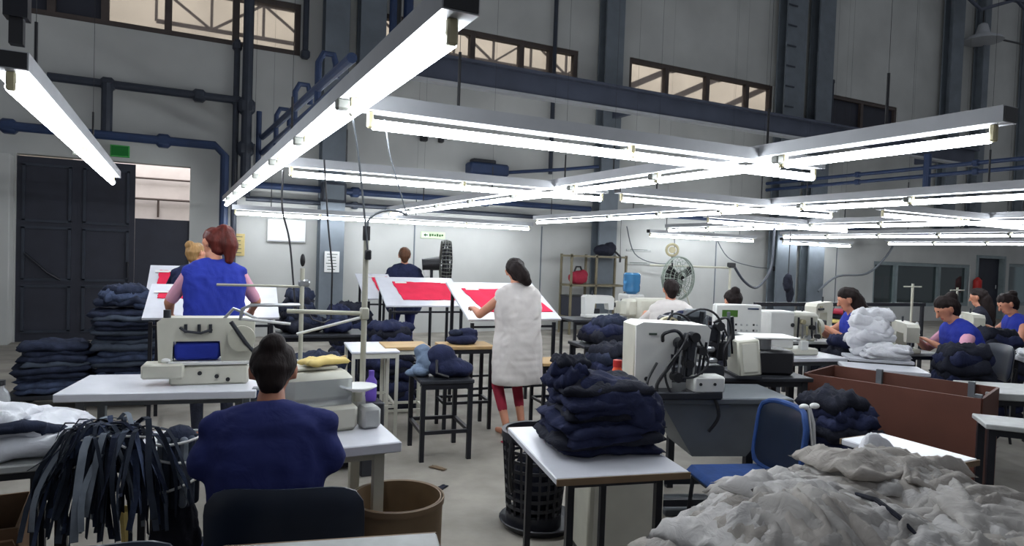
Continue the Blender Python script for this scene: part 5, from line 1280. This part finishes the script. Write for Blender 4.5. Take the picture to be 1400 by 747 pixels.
for i, (x, y, lab, rx, ry, h) in enumerate((
    (6.02, 3.32, 'dark garments draped high over the work beside the bare-shouldered seamstress', .24, .17, .88),
    (5.90, 4.28, 'dark garments on the lap of the left seamstress', .24, .15, .86),
    (7.95, 4.02, 'dark garments before the seamstress at the right edge', .26, .18, .90))):
    gp = thing('garment_pile', lab, 'garments', (x, y, 0), -.45); slab_pile(gp, ['dark_cloth', 'navy_cloth', 'dark_cloth'], rx*2, ry*2, h, round(h/.06), 81+i*5, part='dark_garment', amp=.035, taper=.2, jit=.035, rotj=.3)
flat_machine('cream sewing machine in front of the left seamstress', (5.98, 4.90, .80), .9, .8)
flat_machine('cream sewing machine behind the bare-shouldered seamstress', (6.40, 4.06, .78), .9, .8)
flat_machine('cream sewing machine at the right seamstress\'s elbow', (8.46, 4.56, .78), .8, .85)
flat_machine('pale sewing machine far behind the white cloth heap', (7.1, 5.6, .78), .3, 1.0)
for (lab, p, r, w) in (('dark table under the left seamstress\'s machine', (5.68, 4.78, 0), -.3, .56), ('table under the machine behind the bare-shouldered seamstress', (6.16, 3.98, 0), -.3, .5), ('table under the machine at the right seamstress\'s elbow', (8.18, 4.45, 0), -.3, .56), ('far table holding the pale machine', (6.7, 5.5, 0), -.1, .9)):
    table('machine_table', lab, 'table', p, r, w, .36, .78 if 'left' not in lab else .80, top='grey_top', legs='black_metal', inset=.05, r=.018)
def spool_pole(label, loc, h, cones=True):
    t = thing('thread_stand', label, 'thread stand', loc)
    MB().cyl((0, 0, 0), (0, 0, h), .012).build('pole', 'cream_tube', t); MB().cyl((0, 0, 0), (0, 0, .012), .05).build('foot', 'cream_tube', t)
    MB().tube([(-.14, 0, h-.03), (.14, 0, h-.03)], .007).build('guide_bar', 'cream_tube', t); MB().tube([(-.14, 0, .14), (.14, 0, .14)], .007).build('cone_bar', 'cream_tube', t)
    for x in (-.1, .1): thread_cone(t, (x, 0, .145))
spool_pole('thread stand with cones beside the bare-shouldered seamstress', (6.58, 4.12, .78), .66)
spool_pole('thread stand with cones beside the black-haired worker', (8.3, 4.66, .78), .6)
hr = thing('hand_rail', 'dark rail crossing behind the left seamstress', 'rail', (6.7, 6.2, 0), -.05)
MB().box((1.6, 0, 1.06), (3.3, .04, .05)).build('top_rail', 'black_metal', hr, smooth=False)
for x in (.0, 1.6, 3.2): MB().box((x, 0, .52), (.04, .04, 1.04)).build('rail_post', 'black_metal', hr, smooth=False)
fe = thing('fire_extinguisher', 'red fire extinguisher on the wall by the office doorway', 'extinguisher', (22.7, 12.15, .85)); MB().lathe([(.1, 0), (.12, .03), (.12, .42), (.05, .5), (.03, .52)], 18).build('cylinder', 'red_plastic', fe); MB().tube([(0, 0, .52), (.1, -.05, .5), (.14, -.06, .3)], .02, 8).build('hose', 'black', fe)
tb = thing('cloth_stack', 'striped stack of folded cloth on the far shelf under the office window', 'cloth', (9.3, 6.9, .0))
for i in range(5): MB().box((0, 0, .6+i*.07), (.6, .4, .06), bev=.02).build('folded_layer', ['cardboard', 'navy_cloth', 'yellow', 'dark_cloth', 'maroon'][i], tb)
MB().box((0, 0, .54), (.7, .5, .04)).build('shelf_board', 'wood', tb, smooth=False)
for x in (-.3, .3): MB().box((x, 0, .26), (.04, .4, .52)).build('shelf_leg', 'black_metal', tb, smooth=False)

# ------------------------------------------------------------------ middle back: shelf rack, machines, fan, man, jug
rk = thing('shelf_rack', 'olive metal shelf rack with bags against the far wall', 'shelf', (7.15, 11.46, 0))
for x in (0, .6, 1.35):
    for y in (0, .4): MB().box((x, y, .82), (.04, .04, 1.64)).build('upright', 'rack_olive', rk, smooth=False)
for z in (.35, 1.0, 1.6): MB().box((.675, .2, z), (1.39, .44, .04)).build('shelf_board', 'rack_olive', rk, smooth=False)
rb_ = thing('red_bag', 'dark red bag on the middle board of the shelf rack', 'bag', (7.42, 11.63, 1.02)); lump('bag_body', [((0, 0, .13), (.22, .14, .14)), ((.12, 0, .2), (.1, .1, .1))], 'maroon', rb_, .02, .015, seed=3, floor=.004); MB().tube([(-.1, 0, .24), (-.05, 0, .36), (.05, 0, .36), (.1, 0, .26)], .02, 8).build('handle', 'black', rb_)
bb = thing('black_bag', 'black bag slumped on top of the shelf rack', 'bag', (8.05, 11.63, 1.62)); lump('bag_body', [((0, 0, .11), (.25, .16, .12)), ((.14, 0, .17), (.13, .12, .12))], 'dark_cloth', bb, .02, .02, seed=5, floor=.004); MB().tube([(.2, -.1, .1), (.28, -.18, 0), (.27, -.2, -.12)], .022, 8).build('strap', 'black', bb)
dbx = thing('dark_box', 'dark box on the bottom board of the shelf rack', 'box', (7.35, 11.66, .37)); MB().box((0, 0, .2), (.42, .3, .4), bev=.01).build('case', 'dark_door', dbx); MB().box((0, 0, .41), (.44, .32, .03)).build('lid', 'black', dbx, smooth=False)
table('machine_table', 'dark machine table in front of the shelf rack', 'table', (4.55, 7.2, 0), -.1, 1.1, .5, .78, top='dark_metal', legs='black_metal', inset=.05)
flat_machine('pale sewing machine in front of the shelf rack', (5.08, 7.45, .78), math.pi-.1, .85, 'machine_white', wheel=False)
flat_machine('small cream machine right of the shelf rack', (5.75, 7.75, .78), math.pi-.3, .55)
table('machine_table', 'machine table below the blue water jug', 'table', (5.1, 6.58, 0), -.1, 1.1, .5, .78, top='grey_top', legs='black_metal', inset=.05)
bxm = thing('machine_housing', 'wide cream machine housing beside the seated man', 'sewing machine', (5.5, 6.80, .78), -.1)
MB().box((0, 0, .16), (.62, .3, .30), bev=.03).build('casing', 'machine_cream', bxm); MB().box((-.36, 0, .19), (.16, .2, .22), bev=.03).build('side_unit', 'machine_cream', bxm); MB().cyl((.1, -.15, .22), (.1, -.16, .22), .03).build('dial', 'grey_top', bxm)
MB().box((.2, -.16, .12), (.12, .06, .18), bev=.01).build('foot_head', 'dark_metal', bxm); MB().tube([(.2, -.15, .2), (.28, -.2, .15), (.26, -.2, .05)], .012, 6).build('hose', 'black', bxm)
wj = thing('water_jug', 'blue water jug standing on the dispenser by the wall', 'water jug', (6.35, 8.4, 0))
MB().box((0, 0, .52), (.3, .3, 1.04), bev=.02).build('dispenser', 'machine_white', wj); MB().lathe([(.06, 1.03), (.13, 1.08), (.135, 1.15), (.128, 1.18), (.135, 1.21), (.135, 1.34), (.11, 1.37)], 24).build('jug', 'jug_blue', wj); MB().cyl((0, -.16, .8), (0, -.19, .78), .02).build('tap', 'pipe_blue', wj)
person('man with cropped hair seated with his back turned, pale shirt and dark vest', (5.12, 5.98, 0), -.35, hip=.58, lean=.12, head_lean=.2, s=1.02, bulk=1.15, hands=(V((-.2, .4, .92)), V((.2, .4, .92))), feet=(V((-.13, .42, .07)), V((.13, .42, .07))), hair='hair_dark', hair_style='short', vest='tunic', vest_len=.05, shirt='tunic', sleeve=.9)
chair('dark chair with a jacket behind the cropped-haired man', (5.10, 5.9, 0), -.35, seat='chair_dark', back='chair_dark', bh=.95, bhh=.4)
jk = thing('dark_jacket', 'dark jacket hung over the seated man\'s chair back', 'jacket', (5.0, 5.6, .62), -.35); lump('jacket_body', [((0, 0, .25), (.3, .07, .14)), ((-.2, 0, .28), (.12, .08, .12)), ((.22, 0, .26), (.1, .07, .12)), ((0, 0, .1), (.22, .06, .14))], 'dark_cloth', jk, .016, .016, seed=6); lump('jacket_collar', [((0, .01, .39), (.14, .06, .035))], 'navy_cloth', jk, .012, .008, seed=2)
person('dark-haired worker half hidden behind the control panel', (5.16, 4.98, 0), -.3, hip=.56, lean=.2, head_lean=.5, s=1.0, hands=(V((-.2, .4, .9)), V((.2, .4, .9))), feet=(V((-.13, .4, .07)), V((.13, .42, .07))), hair='hair_dark', hair_style='bun', vest='dark_cloth', shirt='dark_cloth', sleeve=1.2)
chair('dark chair of the worker behind the control panel', (5.17, 4.95, 0), -.3, seat='chair_dark', back='chair_dark', bh=.85)
# round wire fan on a pedestal
wf = thing('wire_fan', 'round wire-caged pedestal fan before the wall', 'fan', (6.5, 7.5, 0), .1)
wr = MB()
for r_ in (.31, .24, .16, .08):
    for y_ in (-.07, .07): wr.tube([(r_*math.cos(q), y_*(1 if r_ < .3 else .3), 1.33+r_*math.sin(q)) for q in [i*math.pi/16 for i in range(33)]], .005 if r_ < .3 else .01, 5)
wr.build('cage_rings', 'fan_wire', wf)
wr = MB()
for k in range(28):
    q = 2*math.pi*k/28
    for y_ in (-1, 1): wr.tube([(.04*math.cos(q), y_*.08, 1.33+.04*math.sin(q)), (.25*math.cos(q), y_*.07, 1.33+.25*math.sin(q)), (.31*math.cos(q), y_*.01, 1.33+.31*math.sin(q))], .0035, 4)
wr.build('cage_wires', 'fan_wire', wf)
for k in range(3):
    q = 2*math.pi*k/3+.5; MB().box((.14*math.cos(q), 0, 1.33+.14*math.sin(q)), (.24, .03, .12), tilt=(.25, -q)).build('blade', 'black', wf)
MB().cyl((0, .06, 1.33), (0, .26, 1.33), .09, n=16).build('motor', 'black', wf); MB().cyl((0, .12, .03), (0, .12, 1.3), .022).build('pedestal', 'black_metal', wf); MB().lathe([(.24, 0), (.24, .03), (.05, .05)], 24, c=(0, .12, 0)).build('foot', 'black_metal', wf)
dl = thing('wall_dial', 'round brass-coloured tape reel above the wire fan', 'reel', (6.62, 7.8, 1.74), -.6)
MB().tube([(.085*math.cos(q), 0, .085*math.sin(q)) for q in [i*math.pi/12 for i in range(25)]], .02, 8).build('ring', 'holder', dl); MB().cyl((0, -.02, 0), (0, .02, 0), .05).build('hub', 'holder', dl); MB().cyl((0, .01, -.1), (0.02, .02, -.35), .01).build('stem', 'black_metal', dl)
# wall post frame beside the double column
pfm = thing('pipe_stand', 'thin pale pipe frame with a drooping cable left of the double column', 'frame', (7.6, 7.6, 0))
MB().cyl((0, 0, 0), (0, 0, 1.52), .02).build('upright', 'cream_tube', pfm); MB().tube([(0, 0, 1.5), (-1.15, .5, 1.5)], .016).build('top_bar', 'cream_tube', pfm); MB().box((.02, 0, 1.54), (.12, .08, .08), bev=.01).build('joint', 'black', pfm)
hose(pfm, [(.05, 0, 1.56), (.3, 0, 1.3), (.7, .1, 1.2), (1.2, .3, 1.5), (1.35, .4, 1.95), (1.35, .4, 2.3)], .02, 'pipe_dark', 'cable')
MB().tube([(-.9, .4, 1.5), (-.6, .3, 1.1), (-.5, .25, .8)], .01).build('slanting_stay', 'cream_tube', pfm)
hgc = thing('hanging_cloth', 'dark cloth hanging from a cable by the columns', 'cloth', (9.1, 7.8, 1.0)); lump('cloth_body', [((0, 0, .28), (.09, .06, .16)), ((.06, 0, .1), (.07, .05, .16))], 'dark_cloth', hgc, .015, .012, seed=3); MB().cyl((0, 0, .4), (0.01, 0, 1.2), .008).build('hook_wire', 'black', hgc)
for i, pts in enumerate(([(8.95, 12.1, 2.3), (9.2, 12.1, 1.7), (9.8, 12.1, 1.5), (10.3, 12.1, 1.6), (10.3, 12.1, 2.3)], [(11.5, 12.1, 2.3), (12.0, 12.1, 1.7), (12.8, 12.1, 1.5), (13.6, 12.1, 1.45)], [(14.9, 11.8, .9), (15.6, 11.8, 1.3), (16.8, 11.8, 1.4), (17.6, 11.8, 1.9), (18.0, 11.8, 2.4)])):
    w_ = thing('wall_cable', ['drooping wall cable right of the shelf rack', 'drooping wall cable left of the double column', 'thick drooping cable left of the office window'][i], 'cable', pts[0]); o0 = V(pts[0])
    hose(w_, [V(p)-o0 for p in pts], (.012, .012, .03)[i], 'grey_metal', 'cable_run'); MB().box(V(pts[-1])-o0, (.08, .06, .12), bev=.01).build('plug', 'black', w_)
# dangling cords from the light runs
for i, (p, pts, lab) in enumerate((((.72, 3.1, 2.2), [(0, 0, 0), (.04, .02, -.2), (.1, .1, -.5), (.12, .12, -.63)], 'thin cord dangling from the near light run'),
                                  ((.75, 5.55, 2.2), [(0, 0, 0), (0, 0, -.3), (.06, 0, -.55), (.1, 0, -.9), (.12, 0, -1.1)], 'black cord hanging from the second cross light'),
                                  ((6.25, 8.6, 2.2), [(0, 0, 0), (0, 0, -.3), (.01, 0, -.62)], 'short switch cord hanging near the wire fan'))):
    w_ = thing('dangling_cable', lab, 'cord', p); hose(w_, pts, .005 if i != 1 else .008, 'black' if i else 'grey_metal', 'cord_run'); MB().box(pts[-1], (.03, .03, .05), bev=.006).build('cord_switch', 'black', w_)
# scraps on the floor
random.seed(8)
for i, (x, y, lab) in enumerate(((1.62, 4.15, 'dark fabric scrap on the aisle floor nearest the drum'), (1.35, 4.3, 'grey thread scrap on the aisle floor'), (1.25, 4.75, 'rust-coloured scrap left of the black stool'), (1.75, 4.55, 'brown scrap under the black stool'), (2.55, 5.0, 'reddish scrap near the maroon leggings'), (1.1, 5.6, 'dark scrap under the white frame table'))):
    me = cloth_slab(.14, .05, .012, i*2.7, .004, 10, 6); me.materials.append(MATS[['dark_cloth', 'denim_dark', 'maroon', 'edge_brown', 'maroon', 'dark_cloth'][i]])
    o = bpy.data.objects.new('fabric_scrap', me); C.objects.link(o); o.location = (x, y, .001); o.rotation_euler = (0, 0, random.uniform(0, 3)); tag(o, lab, 'scrap', 'scraps on the aisle floor')
